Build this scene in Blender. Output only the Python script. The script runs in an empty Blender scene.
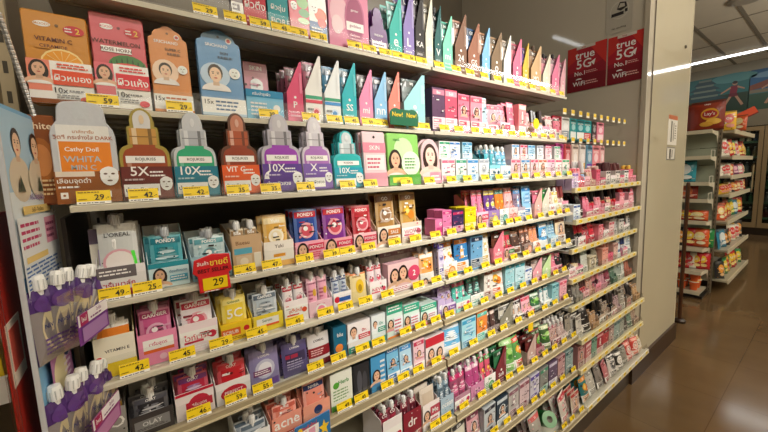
import bpy, math, random
from mathutils import Vector, Matrix
rnd = random.Random(7)
col = bpy.context.scene.collection
PI = math.pi

# ------------------------------------------------------------------ camera calibration
F = 342.38; YAW, PITCH, ROLL = 0.93019, 0.11547, -0.03565
CAM = (0.761, 0.0825, 1.472)
_cy, _sy, _cp, _sp = math.cos(YAW), math.sin(YAW), math.cos(PITCH), math.sin(PITCH)
FW = Vector((-_sy*_cp, _cy*_cp, -_sp)); _r = Vector((_cy, _sy, 0)); _u = _r.cross(FW)
RT = _r*math.cos(ROLL) + _u*math.sin(ROLL); UP = -_r*math.sin(ROLL) + _u*math.cos(ROLL)
CV = Vector(CAM)
def proj(x, y, z):
    v = Vector((x, y, z)) - CV; d = v.dot(FW)
    return 384 + F*v.dot(RT)/d, 216 - F*v.dot(UP)/d
def hit(px, py, ax, val):
    """world point where the sight line through a measured photo point meets a real plane"""
    d = FW + RT*((px-384)/F) - UP*((py-216)/F)
    return CV + d*((val - CV[ax])/d[ax])
def along(u, x, z, lo=-0.25, hi=4.2):
    for _ in range(40):
        m = (lo+hi)/2
        if proj(x, m, z)[0] < u: lo = m
        else: hi = m
    return (lo+hi)/2
def height_at(x, y, z, vtop):
    lo, hi = 0.005, 0.6
    for _ in range(30):
        m = (lo+hi)/2
        if proj(x, y, z+m)[1] > vtop: lo = m
        else: hi = m
    return (lo+hi)/2

cd = bpy.data.cameras.new('camera'); cam = bpy.data.objects.new('camera', cd); col.objects.link(cam)
cd.sensor_fit = 'HORIZONTAL'; cd.sensor_width = 36; cd.lens = F/768*36; cd.clip_start = 0.02; cd.clip_end = 100
cam.matrix_world = Matrix(((RT.x, UP.x, -FW.x, CAM[0]), (RT.y, UP.y, -FW.y, CAM[1]), (RT.z, UP.z, -FW.z, CAM[2]), (0, 0, 0, 1)))
bpy.context.scene.camera = cam

# ------------------------------------------------------------------ colour and materials
def lin(c): return c/12.92 if c <= 0.04045 else ((c+0.055)/1.055)**2.4
_hc = {}
def H(h):
    if h not in _hc:
        _hc[h] = tuple(lin(int(h[i:i+2], 16)/255) for i in (1, 3, 5)) + (1.0,)
    return _hc[h]
def shade(h, k):
    f = [int(h[i:i+2], 16) for i in (1, 3, 5)]
    f = [min(255, max(0, int(c*k if k <= 1 else c + (255-c)*(k-1)))) for c in f]
    return '#%02x%02x%02x' % tuple(f)

def mat_print(name, rough=0.4, spec=0.5, coat=0.0, metal=0.0, noise=0.0, bump=0.0, bscale=60):
    m = bpy.data.materials.new(name); m.use_nodes = True; nt = m.node_tree; b = nt.nodes['Principled BSDF']
    a = nt.nodes.new('ShaderNodeAttribute'); a.attribute_name = 'Col'
    b.inputs['Roughness'].default_value = rough; b.inputs['Specular IOR Level'].default_value = spec
    b.inputs['Coat Weight'].default_value = coat; b.inputs['Coat Roughness'].default_value = 0.15
    b.inputs['Metallic'].default_value = metal
    src = a.outputs['Color']
    if noise or bump:
        tc = nt.nodes.new('ShaderNodeTexCoord'); n = nt.nodes.new('ShaderNodeTexNoise')
        n.inputs['Scale'].default_value = bscale; n.inputs['Detail'].default_value = 4
        nt.links.new(tc.outputs['Object'], n.inputs['Vector'])
        if noise:
            mx = nt.nodes.new('ShaderNodeMix'); mx.data_type = 'RGBA'; mx.blend_type = 'MULTIPLY'
            rp = nt.nodes.new('ShaderNodeMapRange'); rp.inputs['To Min'].default_value = 1-noise; rp.inputs['To Max'].default_value = 1+noise*0.6
            nt.links.new(n.outputs['Fac'], rp.inputs['Value'])
            mx.inputs[0].default_value = 1
            nt.links.new(src, mx.inputs[6]); nt.links.new(rp.outputs[0], mx.inputs[7]); src = mx.outputs[2]
        if bump:
            bp = nt.nodes.new('ShaderNodeBump'); bp.inputs['Strength'].default_value = bump; bp.inputs['Distance'].default_value = 0.004
            nt.links.new(n.outputs['Fac'], bp.inputs['Height']); nt.links.new(bp.outputs[0], b.inputs['Normal'])
    nt.links.new(src, b.inputs['Base Color'])
    return m
M = {}
M['print'] = mat_print('printed_card', 0.45, 0.4)
M['foil'] = mat_print('printed_foil_film', 0.28, 0.6, coat=0.25, bump=0.25, bscale=35)
M['plastic'] = mat_print('moulded_plastic', 0.35, 0.5)
M['metal'] = mat_print('painted_metal', 0.32, 0.5, noise=0.06, bscale=12)
M['steel'] = mat_print('bare_steel', 0.3, 0.5, metal=0.85)
M['wall'] = mat_print('wall_laminate', 0.22, 0.45, noise=0.10, bscale=3)
M['matte'] = mat_print('matte_board', 0.85, 0.2, noise=0.08, bscale=5)
M['gloss'] = mat_print('glossy_laminate', 0.06, 0.6, noise=0.06, bscale=2)
def clear(name, tint, gl):
    m = bpy.data.materials.new(name); m.use_nodes = True; nt = m.node_tree; nt.nodes.clear()
    o = nt.nodes.new('ShaderNodeOutputMaterial'); t = nt.nodes.new('ShaderNodeBsdfTransparent'); g = nt.nodes.new('ShaderNodeBsdfGlossy')
    lw = nt.nodes.new('ShaderNodeLayerWeight'); lw.inputs[0].default_value = 0.5; fr = nt.nodes.new('ShaderNodeMath'); fr.operation = 'POWER'; fr.inputs[1].default_value = 4.0; nt.links.new(lw.outputs['Facing'], fr.inputs[0])
    ad = nt.nodes.new('ShaderNodeMath'); ad.operation = 'ADD'; ad.inputs[1].default_value = gl
    t.inputs[0].default_value = tint; g.inputs['Roughness'].default_value = 0.12; g.inputs[0].default_value = (1, 1, 1, 1)
    mx = nt.nodes.new('ShaderNodeMixShader'); nt.links.new(fr.outputs[0], ad.inputs[0]); nt.links.new(ad.outputs[0], mx.inputs[0])
    nt.links.new(t.outputs[0], mx.inputs[1]); nt.links.new(g.outputs[0], mx.inputs[2]); nt.links.new(mx.outputs[0], o.inputs[0])
    return m
M['clear'] = clear('clear_plastic', (0.93, 0.94, 0.93, 1), 0.03)
M['glass'] = clear('door_glass', (0.75, 0.8, 0.8, 1), 0.05)
def emis(name, c, s):
    m = bpy.data.materials.new(name); m.use_nodes = True; b = m.node_tree.nodes['Principled BSDF']
    b.inputs['Base Color'].default_value = c; b.inputs['Emission Color'].default_value = c; b.inputs['Emission Strength'].default_value = s
    return m
M['tube'] = emis('lit_tube', (0.93, 0.97, 1, 1), 7.0)
def mat_floor():
    m = bpy.data.materials.new('polished_floor_tile'); m.use_nodes = True; nt = m.node_tree; b = nt.nodes['Principled BSDF']
    tc = nt.nodes.new('ShaderNodeTexCoord'); n = nt.nodes.new('ShaderNodeTexNoise'); n.inputs['Scale'].default_value = 1.7; n.inputs['Detail'].default_value = 8
    r = nt.nodes.new('ShaderNodeValToRGB'); r.color_ramp.elements[0].color = H('#5c4730'); r.color_ramp.elements[1].color = H('#6f583c')
    r.color_ramp.elements[0].position = 0.3; r.color_ramp.elements[1].position = 0.7
    br = nt.nodes.new('ShaderNodeTexBrick'); br.offset = 0; br.inputs['Scale'].default_value = 1
    br.inputs['Brick Width'].default_value = 0.6; br.inputs['Row Height'].default_value = 0.6; br.inputs['Mortar Size'].default_value = 0.0022
    br.inputs['Mortar Smooth'].default_value = 0.1
    br.inputs['Color1'].default_value = (1, 1, 1, 1); br.inputs['Color2'].default_value = (0.96, 0.96, 0.96, 1); br.inputs['Mortar'].default_value = (0.68, 0.62, 0.56, 1)
    mp = nt.nodes.new('ShaderNodeMapping'); mp.inputs['Location'].default_value = (0.2, 0.05, 0)
    mx = nt.nodes.new('ShaderNodeMix'); mx.data_type = 'RGBA'; mx.blend_type = 'MULTIPLY'; mx.inputs[0].default_value = 1
    L = nt.links.new
    L(tc.outputs['Object'], n.inputs['Vector']); L(n.outputs['Fac'], r.inputs[0]); L(tc.outputs['Object'], mp.inputs[0]); L(mp.outputs[0], br.inputs['Vector'])
    L(r.outputs[0], mx.inputs[6]); L(br.outputs['Color'], mx.inputs[7]); L(mx.outputs[2], b.inputs['Base Color'])
    rr = nt.nodes.new('ShaderNodeMapRange'); rr.inputs['To Min'].default_value = 0.08; rr.inputs['To Max'].default_value = 0.2
    L(n.outputs['Fac'], rr.inputs['Value']); L(rr.outputs[0], b.inputs['Roughness'])
    return m
M['floor'] = mat_floor()

# ------------------------------------------------------------------ mesh builder (coloured faces)
class MB:
    def __init__(s): s.v = []; s.f = []; s.c = []; s.m = []; s.mi = 0
    def face(s, pts, c):
        i = len(s.v); s.v += [tuple(p) for p in pts]; s.f.append(tuple(range(i, i+len(pts)))); s.c.append(c); s.m.append(s.mi)
    def box(s, x0, x1, y0, y1, z0, z1, c, top=None, front=None):
        i = len(s.v)
        s.v += [(x0,y0,z0),(x1,y0,z0),(x1,y1,z0),(x0,y1,z0),(x0,y0,z1),(x1,y0,z1),(x1,y1,z1),(x0,y1,z1)]
        for q, cc in (((0,3,2,1), c), ((4,5,6,7), top or c), ((0,1,5,4), front or c), ((1,2,6,5), c), ((2,3,7,6), c), ((3,0,4,7), c)):
            s.f.append(tuple(i+k for k in q)); s.c.append(cc); s.m.append(s.mi)
    def prism(s, poly, a0, a1, axis, c, cap=None):
        """poly of 2D points, pushed along axis ('x': poly is (y,z); 'y': poly is (x,z); 'z': poly is (x,y))"""
        def P(p, a): return (a, p[0], p[1]) if axis == 'x' else ((p[0], a, p[1]) if axis == 'y' else (p[0], p[1], a))
        n = len(poly); i = len(s.v)
        s.v += [P(p, a0) for p in poly] + [P(p, a1) for p in poly]
        s.f.append(tuple(range(i, i+n))); s.c.append(cap or c); s.m.append(s.mi)
        s.f.append(tuple(range(i+2*n-1, i+n-1, -1))); s.c.append(c); s.m.append(s.mi)
        for k in range(n):
            s.f.append((i+k, i+(k+1) % n, i+n+(k+1) % n, i+n+k)); s.c.append(c); s.m.append(s.mi)
    def lathe(s, prof, c, seg=10, o=(0,0,0), sx=1, sy=1, cols=None):
        i = len(s.v)
        for r, z in prof:
            for k in range(seg):
                a = 2*PI*k/seg; s.v.append((o[0]+r*sx*math.cos(a), o[1]+r*sy*math.sin(a), o[2]+z))
        for j in range(len(prof)-1):
            for k in range(seg):
                k2 = (k+1) % seg
                s.f.append((i+j*seg+k, i+j*seg+k2, i+(j+1)*seg+k2, i+(j+1)*seg+k)); s.c.append(cols[j] if cols else c); s.m.append(s.mi)
        s.f.append(tuple(i+k for k in range(seg-1, -1, -1))); s.c.append(cols[0] if cols else c); s.m.append(s.mi)
        e = i+(len(prof)-1)*seg
        s.f.append(tuple(e+k for k in range(seg))); s.c.append(cols[-1] if cols else c); s.m.append(s.mi)
    def tube(s, pts, r, c, seg=6):
        pts = [Vector(p) for p in pts]; i = len(s.v)
        for j, p in enumerate(pts):
            d = (pts[min(j+1, len(pts)-1)] - pts[max(j-1, 0)]).normalized()
            a = d.cross(Vector((0, 0, 1)) if abs(d.z) < 0.9 else Vector((1, 0, 0))).normalized(); b = d.cross(a)
            for k in range(seg):
                t = 2*PI*k/seg; s.v.append(tuple(p + a*(r*math.cos(t)) + b*(r*math.sin(t))))
        for j in range(len(pts)-1):
            for k in range(seg):
                k2 = (k+1) % seg; s.f.append((i+j*seg+k, i+j*seg+k2, i+(j+1)*seg+k2, i+(j+1)*seg+k)); s.c.append(c); s.m.append(s.mi)
        s.f.append(tuple(i+k for k in range(seg))); s.c.append(c); s.m.append(s.mi)
        e = i+(len(pts)-1)*seg; s.f.append(tuple(e+k for k in range(seg))); s.c.append(c); s.m.append(s.mi)
    def mesh(s, name, mats):
        me = bpy.data.meshes.new(name); me.from_pydata(s.v, [], s.f)
        ca = me.color_attributes.new('Col', 'FLOAT_COLOR', 'CORNER'); buf = []
        for f, c in zip(s.f, s.c): buf += list(H(c))*len(f)
        ca.data.foreach_set('color', buf)
        if not isinstance(mats, (list, tuple)): mats = [mats]
        for mm in mats: me.materials.append(M[mm])
        if len(mats) > 1: me.polygons.foreach_set('material_index', s.m)
        me.update(); return me
    def build(s, name, mats, parent=None, loc=None, smooth=False):
        me = s.mesh(name, mats)
        if smooth: me.shade_smooth()
        return link(name, me, parent, loc)
def link(name, me, parent=None, loc=None, rot=None, scale=None):
    o = bpy.data.objects.new(name, me); col.objects.link(o)
    if parent: o.parent = parent
    if loc is not None: o.location = loc
    if rot is not None: o.rotation_euler = rot
    if scale is not None: o.scale = scale
    return o
def tag(o, label, cat, group=None):
    w = label.split(); assert 4 <= len(w) <= 16, (len(w), label)
    o['label'] = label; o['category'] = cat
    if group: o['group'] = group
    return o
def struct(o): o['kind'] = 'structure'; return o
def empty(name, loc=(0,0,0)): return link(name, None, None, loc)
KIDS = {}
def copy_tree(o):
    c = o.copy(); col.objects.link(c)
    for ch in KIDS.get(o.name, []):
        d = ch.copy(); col.objects.link(d); d.parent = c
    return c
ORD = ['zeroth','first','second','third','fourth','fifth','sixth','seventh','eighth','ninth','tenth','eleventh','twelfth','thirteenth','fourteenth','fifteenth','sixteenth','seventeenth','eighteenth','nineteenth','twentieth']
def colour_name(h):
    PAL = {'white':'#f2f2ee','cream':'#efe2c0','grey':'#8c8c8c','dark grey':'#4a4a4c','black':'#1c1a1c','red':'#c8202c','dark red':'#7a1620','pink':'#f08cb0','pale pink':'#f6cdd6','magenta':'#c02878','purple':'#6c3a9c','lilac':'#b8a0d8','navy':'#1c2c64','blue':'#2a6cc0','pale blue':'#a8d4ec','teal':'#1a8c98','mint':'#9cdcc4','green':'#3c9c48','dark green':'#1c4c30','yellow':'#f0cc20','gold':'#c89a3c','orange':'#ee8226','brown':'#6c4228','tan':'#c49c70','silver':'#c0c4c8','coral':'#f0806c'}
    a = [int(h[i:i+2], 16) for i in (1, 3, 5)]
    return min(PAL, key=lambda k: sum((a[j]-int(PAL[k][1+2*j:3+2*j], 16))**2 for j in range(3)))

# ------------------------------------------------------------------ lettering
_txt = {}
def text_geo(s):
    """triangulated outline of a word, scaled to height 1, centred; returns verts, faces, width"""
    if s in _txt: return _txt[s]
    cu = bpy.data.curves.new('t', 'FONT'); cu.body = s; cu.size = 1; cu.resolution_u = 2; cu.align_x = 'LEFT'; cu.offset = 0.012
    o = bpy.data.objects.new('t', cu); col.objects.link(o)
    dg = bpy.context.evaluated_depsgraph_get(); me = bpy.data.meshes.new_from_object(o.evaluated_get(dg))
    vs = [(v.co.x, v.co.y) for v in me.vertices]; fs = [tuple(p.vertices) for p in me.polygons]
    bpy.data.objects.remove(o); bpy.data.curves.remove(cu); bpy.data.meshes.remove(me)
    if not vs: vs = [(0, 0), (1, 0), (0, 1)]; fs = [(0, 1, 2)]
    x0 = min(v[0] for v in vs); x1 = max(v[0] for v in vs); y0 = min(v[1] for v in vs); y1 = max(v[1] for v in vs)
    k = 1/(y1-y0+1e-9); cx = (x0+x1)/2; cy = (y0+y1)/2
    _txt[s] = ([((a-cx)*k, (b-cy)*k) for a, b in vs], fs, (x1-x0)*k); return _txt[s]

# ------------------------------------------------------------------ printed artwork on a panel w x h, in the panel's own frame (X right, Z up, front toward -Y)
class Art:
    def __init__(s, mb, w, h, surf=None, x0=0, z0=0, off=0.0006, mapf=None):
        s.mb = mb; s.w = w; s.h = h; s.surf = surf; s.x0 = x0; s.z0 = z0; s.n = 1; s.off = off; s.mapf = mapf
    def P(s, u, v):
        x = s.x0+(u-.5)*s.w; z = s.z0+v*s.h; y = -(s.surf(u, v) if s.surf else 0) - s.off*s.n
        return s.mapf(x, y, z) if s.mapf else (x, y, z)
    def poly(s, pts, c): s.mb.face([s.P(*p) for p in pts], c); s.n += .25
    def R(s, u0, v0, u1, v1, c):
        nu = max(1, int((u1-u0)*6)) if s.surf else 1; nv = max(1, int((v1-v0)*6)) if s.surf else 1
        for i in range(nu):
            for j in range(nv):
                a, b = u0+(u1-u0)*i/nu, u0+(u1-u0)*(i+1)/nu; p, q = v0+(v1-v0)*j/nv, v0+(v1-v0)*(j+1)/nv
                s.mb.face([s.P(a, p), s.P(b, p), s.P(b, q), s.P(a, q)], c)
        s.n += .25
    def E(s, cx, cy, rx, ry, c, a0=0, a1=2*PI, seg=16):
        pts = [(cx+rx*math.cos(a0+(a1-a0)*k/seg), cy+ry*math.sin(a0+(a1-a0)*k/seg)) for k in range(seg + (0 if a1-a0 > 6.2 else 1))]
        for k in range(len(pts)):
            if a1-a0 <= 6.2 and k == len(pts)-1: break
            q = pts[(k+1) % len(pts)]; s.mb.face([s.P(cx, cy), s.P(*pts[k]), s.P(*q)], c)
        s.n += .25
    def C(s, cx, cy, r, c, **k): s.E(cx, cy, r, r*s.w/s.h, c, **k)
    def T(s, t, cx, cy, hh, c, maxw=0.92, rot=0):
        vs, fs, tw = text_geo(t); k = hh*s.h; kx = k
        if tw*k > maxw*s.w: kx = maxw*s.w/tw; k = max(kx, k*0.6)
        pts = [s.P(cx + a*kx/s.w, cy + b*k/s.h) for a, b in vs]
        for f in fs: s.mb.face([pts[i] for i in f], c)
        s.n += .25
    def L(s, u0, v0, u1, v1, n, c, seed=1):
        """n lines of small print as broken dashes"""
        r = random.Random(seed*31+n)
        for k in range(n):
            v = v1-(v1-v0)*(k+.5)/n; t = (v1-v0)/n*.45; u = u0; e = u0+(u1-u0)*r.uniform(.65, 1)
            while u < e:
                q = min(e, u+r.uniform(.06, .22)*(u1-u0)); s.mb.face([s.P(u, v-t/2), s.P(q, v-t/2), s.P(q, v+t/2), s.P(u, v+t/2)], c); u = q+.03*(u1-u0)
        s.n += .25
    def FACE(s, cx, cy, r, hair='#2a1a16', skin='#e6b898', top='#f0e6e0', short=False):
        a = s.w/s.h
        if not short: s.E(cx, cy-r*.35*a, r*1.18, r*1.7*a, hair)
        s.E(cx, cy-r*2.3*a, r*1.9, r*1.1*a, top if short else skin, a0=0, a1=PI)
        s.poly([(cx-r*.38, cy-r*.6*a), (cx-r*.42, cy-r*1.6*a), (cx+r*.42, cy-r*1.6*a), (cx+r*.38, cy-r*.6*a)], shade(skin, .9))
        if not short: s.E(cx, cy-r*2.4*a, r*1.5, r*.55*a, top, a0=0, a1=PI)
        s.E(cx, cy+r*.2*a, r*.98, r*1.2*a, hair)
        s.E(cx, cy-r*.08*a, r*.78, r*1.05*a, skin)
        for sg in (-1, 1):
            s.E(cx+sg*r*.32, cy+r*.08*a, r*.15, r*.08*a, '#2a1c18', seg=6); s.n -= .25
            s.poly([(cx+sg*r*.15, cy+r*.26*a), (cx+sg*r*.5, cy+r*.24*a), (cx+sg*r*.48, cy+r*.32*a), (cx+sg*r*.18, cy+r*.34*a)], '#4a3028'); s.n -= .25
        s.poly([(cx-r*.08, cy-r*.28*a), (cx+r*.1, cy-r*.28*a), (cx+r*.02, cy-r*.02*a)], shade(skin, .82))
        s.E(cx, cy-r*.55*a, r*.24, r*.1*a, '#c0504c', seg=8)
    def MASK(s, cx, cy, r, c='#f4f4f2'):
        a = s.w/s.h; s.E(cx, cy, r, r*1.3*a, c); s.E(cx, cy+r*.5*a, r*.98, r*.72*a, c)
        for sg in (-1, 1): s.E(cx+sg*r*.4, cy+r*.3*a, r*.22, r*.13*a, '#70584c', seg=8)
        s.poly([(cx-.06*r, cy+.1*r*a), (cx+.1*r, cy-.2*r*a), (cx-.12*r, cy-.2*r*a)], '#c8c4c0'); s.E(cx, cy-r*.62*a, r*.3, r*.12*a, '#70584c', seg=8)
    def frame(s, c, t=.02):
        a = s.w/s.h; s.R(0, 0, 1, t*a, c); s.R(0, 1-t*a, 1, 1, c); s.R(0, 0, t, 1, c); s.R(1-t, 0, 1, 1, c)
# ------------------------------------------------------------------ pack shapes
def rrect(r=.06, asp=1.0, n=3):
    pts = []
    for cx, cy, a in ((1-r, r*asp, -PI/2), (1-r, 1-r*asp, 0), (r, 1-r*asp, PI/2), (r, r*asp, PI)):
        for k in range(n+1):
            t = a+PI/2*k/n; pts.append((cx+r*math.cos(t), cy+r*asp*math.sin(t)))
    return pts
def mirror(half):
    """half outline on the right side from bottom to top -> closed outline"""
    return half + [(1-x, y) for x, y in reversed(half) if abs(x-.5) > 1e-6]
def arc_pts(cx, cy, rx, ry, a0, a1, n): return [(cx+rx*math.cos(math.radians(a0+(a1-a0)*k/n)), cy+ry*math.sin(math.radians(a0+(a1-a0)*k/n))) for k in range(n+1)]
ARCH = mirror([(1, 0), (1, .8), (.985, .84), (.9, .86)] + arc_pts(.72, .86, .17, .08, 0, 60, 3) + arc_pts(.5, .87, .24, .12, 45, 90, 4))
DROP = mirror([(.96, 0), (1, .02), (1, .44)] + arc_pts(.87, .46, .13, .12, 0, 75, 4) + [(.81, .595), (.81, .79), (.74, .80), (.74, .86)] + arc_pts(.5, .87, .23, .13, 8, 90, 5))
BOTTLE = mirror([(.88, 0), (.93, .03), (.93, .42)] + arc_pts(.81, .44, .12, .11, 0, 80, 4) + [(.72, .57), (.72, .6)])
BULB = mirror([(.66, .76), (.67, .86)] + arc_pts(.5, .865, .17, .105, 5, 90, 5))
DOLL = mirror([(.97, 0), (1, .03), (1, .66), (.97, .73), (.88, .80), (.86, .92)] + arc_pts(.68, .93, .17, .06, 10, 90, 3) + [(.5, 1)])
TUBEO = mirror([(.96, 0), (1, .03), (.92, .76), (.72, .82), (.68, .84), (.68, .97), (.64, 1)])
FACEO = mirror([(1, 0), (1, .55)] + arc_pts(.5, .62, .5, .38, 0, 90, 8))
HOLED = rrect(.07)
OUT = dict(rect=rrect(.05, .6), arch=ARCH, drop=DROP, doll=DOLL, tube=TUBEO, face=FACEO)

def flat_pack(name, w, h, outline, body, art, t=.006, lower=None):
    """die-cut packet: a shaped card/foil body with printed front; frame origin = bottom centre"""
    mb = MB(); pl = [((x-.5)*w, y*h) for x, y in outline]
    n = len(pl); fr = -t
    cx = sum(p[0] for p in pl)/n; cz = sum(p[1] for p in pl)/n
    ins = [(cx+(x-cx)*.965, cz+(z-cz)*.965) for x, z in pl]
    for k in range(n):
        k2 = (k+1) % n
        mb.face([(pl[k][0], fr*.55, pl[k][1]), (pl[k2][0], fr*.55, pl[k2][1]), (ins[k2][0], fr, ins[k2][1]), (ins[k][0], fr, ins[k][1])], body)
        mb.face([(pl[k][0], 0, pl[k][1]), (pl[k2][0], 0, pl[k2][1]), (pl[k2][0], fr*.55, pl[k2][1]), (pl[k][0], fr*.55, pl[k][1])], body)
    mb.face([(x, fr, z) for x, z in ins], body); mb.face([(x, 0, z) for x, z in reversed(pl)], shade(body, .8))
    a = Art(mb, w, h, surf=lambda u, v: t)
    art(a); return mb.mesh(name, 'foil')

def pouch_mesh(name, w, h, body, art, t=.005, edge=None):
    mb = MB(); f = lambda u, v: t*(1-abs(2*u-1)**3)*(1-abs(2*v-1)**4)+.0006
    a = Art(mb, w, h, surf=f); a.n = 0; N = 8
    for i in range(N):
        for j in range(N):
            u0, u1, v0, v1 = i/N, (i+1)/N, j/N, (j+1)/N
            ed = edge if edge and (i in (0, N-1) or j in (0, N-1)) else body
            mb.face([a.P(u0, v0), a.P(u1, v0), a.P(u1, v1), a.P(u0, v1)], ed)
    b = shade(body, .8)
    for j in range(4):
        v0, v1 = j/4, (j+1)/4
        for i in range(4):
            u0, u1 = i/4, (i+1)/4; B = lambda u, v: ((u-.5)*w, f(u, v)*.6, v*h)
            mb.face([B(u1, v0), B(u0, v0), B(u0, v1), B(u1, v1)], b)
    a.n = 1.4; art(a); return mb.mesh(name, 'foil')
def cap_mesh(c, r=.0055, hh=.015):
    mb = MB(); mb.lathe([(r*.55, -.006), (r*.55, 0), (r, .0005), (r, hh*.75), (r*.85, hh), (0.0005, hh)], c, seg=9)
    for k in range(9):
        a = 2*PI*(k+.5)/9; mb.box(r*math.cos(a)-.0004, r*math.cos(a)+.0004, r*math.sin(a)-.0004, r*math.sin(a)+.0004, .002, hh*.72, shade(c, .85))
    return mb.mesh('spout_cap', 'plastic')
_caps = {}
def get_cap(c):
    if c not in _caps: _caps[c] = cap_mesh(c, .0072, .019)
    return _caps[c]
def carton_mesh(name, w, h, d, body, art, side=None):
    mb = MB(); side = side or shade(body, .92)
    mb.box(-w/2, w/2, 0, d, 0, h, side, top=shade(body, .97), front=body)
    mb.box(-w/2+.002, w/2-.002, .002, d*.5, h, h+.0006, shade(body, .85))
    a = Art(mb, w, h); art(a); return mb.mesh(name, 'print')
def tray_mesh(name, w, hf, hb, d, body, art, inner=None, slant=True, header=None):
    """open display box: low front panel, side panels that rise to a tall back"""
    mb = MB(); t = .0012; inner = inner or shade(body, .8)
    mb.box(-w/2, w/2, 0, t, 0, hf, body, front=body)
    mb.box(-w/2, w/2, d-t, d, 0, hb, inner)
    mb.box(-w/2, w/2, t, d-t, 0, t, inner)
    for x in (-w/2, w/2-t):
        mb.prism([(0, 0), (d, 0), (d, hb), (d*.85, hb), (d*.1, hf)] if slant else [(0, 0), (d, 0), (d, hb), (0, hf)], x, x+t, 'x', body)
    a = Art(mb, w, hf); art(a)
    if header:
        b = Art(mb, w, hb-hf, z0=hf); b.n = 0
        b.mapf = lambda x, y, z: (x, y+d-t-.0008, z); header(b)
    return mb.mesh(name, 'print')
def slant_mesh(name, w, h, d, body, art):
    """open box whose front panel is cut on the diagonal, low on the left and tall on the right"""
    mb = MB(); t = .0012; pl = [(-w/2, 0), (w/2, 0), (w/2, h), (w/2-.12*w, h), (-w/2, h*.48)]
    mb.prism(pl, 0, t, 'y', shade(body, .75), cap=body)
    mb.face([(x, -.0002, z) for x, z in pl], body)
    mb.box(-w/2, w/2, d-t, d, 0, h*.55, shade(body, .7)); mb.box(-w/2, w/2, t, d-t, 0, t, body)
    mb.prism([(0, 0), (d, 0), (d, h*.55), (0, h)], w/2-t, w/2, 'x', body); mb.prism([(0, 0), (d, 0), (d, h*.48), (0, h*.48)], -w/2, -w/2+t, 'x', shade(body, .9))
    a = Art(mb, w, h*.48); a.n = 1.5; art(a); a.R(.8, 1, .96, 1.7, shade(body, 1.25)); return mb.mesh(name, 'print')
def none(a): pass

# ------------------------------------------------------------------ shelf rows
# z of the price rail's lower edge and x of its face
RH = lambda bay, k: .024 if bay == 'right' else (.011 if k < 5 else (.018 if k == 5 else .026))
SROW = [(1.804, -.052), (1.602, -.047), (1.430, -.010), (1.255, -.010), (1.106, -.008), (.959, -.018), (.815, -.006), (.633, .034), (.450, .034), (.272, .084)]
CROW = [(1.359, -.006), (1.204, .004), (1.055, -.012), (.903, -.009), (.760, -.005), (.608, .046), (.449, .046), (.272, .084)]
BAYY = {'left': (0.0, .9), 'middle': (.9, 1.8), 'right': (1.8, 2.7)}
def row_at(bay, k): return (CROW if bay == 'right' else SROW)[k]
RAIL, RAIL_D, CREAM = '#d9d4c6', '#b7aa8c', '#cdc6b2'
BACKX = -.42
def build_shelf(bay, k):
    z, dx = row_at(bay, k); y0, y1 = BAYY[bay]; y0 += .004; y1 -= .004
    root = empty('shelf', (dx, y0, z))
    low = k >= 5
    mb = MB(); L = y1-y0
    B0 = BACKX-dx+.002; mb.box(B0, -.016, 0, L, .001, .012, '#cfcabd', top='#d6d1c4')
    for q in range(5): mb.box(B0+.03+q*.07, B0+.036+q*.07, .01, L-.01, -.003, .001, '#a8a294')
    mb.build('deck', 'metal', root)
    mb = MB()
    rh = RH(bay, k); base = CREAM if k < 5 else '#a89a7c'  # lower rails browner: the dim light down there is put into the colour
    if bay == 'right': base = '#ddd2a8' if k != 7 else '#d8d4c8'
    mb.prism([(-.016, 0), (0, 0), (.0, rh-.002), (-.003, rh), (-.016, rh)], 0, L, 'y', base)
    if k >= 5: mb.prism([(.0002, 0), (.002, .0), (.002, .005), (.0002, .005)], 0, L, 'y', '#d8ccaa')
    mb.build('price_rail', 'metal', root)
    if 1:
        mb = MB(); mb.face([(-.004, .002, rh), (-.004, L-.002, rh), (-.011, L-.002, rh+.026), (-.011, .002, rh+.026)], '#ffffff'); mb.face([(-.011, .002, rh+.026), (-.011, L-.002, rh+.026), (-.013, L-.002, .055), (-.013, .002, .055)], '#ffffff')
        mb.build('clear_guard', 'clear', root)
    nm = {'left': 'left bay of the mask display', 'middle': 'middle bay of the mask display', 'right': 'right bay beside the grey wall'}[bay]
    what = 'low cream metal base shelf' if (z < .3) else 'cream metal shelf with yellow tags'
    tag(root, f'{what}, {ORD[k+1]} down, {nm}', 'shelf', 'metal shelves of the mask display')
    return root
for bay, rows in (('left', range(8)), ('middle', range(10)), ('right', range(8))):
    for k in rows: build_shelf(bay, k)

# back panels, uprights, kick plate
def bay_back(bay, zt):
    y0, y1 = BAYY[bay]; root = empty('shelving_bay', (BACKX, y0, 0))
    mb = MB(); c = '#8d8577'
    n = 9
    for i in range(n):
        a, b = zt*i/n, zt*(i+1)/n-.004; mb.box(-.02, -.008, 0, y1-y0, a+.002, b, c)
    mb.box(-.024, -.012, 0, y1-y0, 0, zt, '#6f675c')
    mb.build('back_panel', 'metal', root)
    for yy in (0, y1-y0-.03):
        mb = MB(); mb.box(-.026, -.001, yy, yy+.03, 0, zt, '#c9c3b4')
        for i in range(int(zt/.05)): mb.box(-.001, -.0006, yy+.012, yy+.018, i*.05+.02, i*.05+.04, '#2a2622')
        mb.build('upright', 'metal', root)
    mb = MB(); mb.box(0, -.018-BACKX, .002, y1-y0-.002, 0.0, .235, '#3a2c20'); kp = mb.build('plinth', 'metal', None, (BACKX, y0, 0)); tag(kp, f'dark brown plinth under the {bay} bay of shelves', 'plinth', 'plinths under the display')
    tag(root, {'left': 'grey back panel of the left shelving bay by the blue board', 'middle': 'grey back panel of the middle shelving bay', 'right': 'grey back panel of the right bay beside the column'}[bay], 'shelving', 'back panels of the mask display')
bay_back('left', 1.98); bay_back('middle', 1.98); bay_back('right', 1.75)

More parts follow.
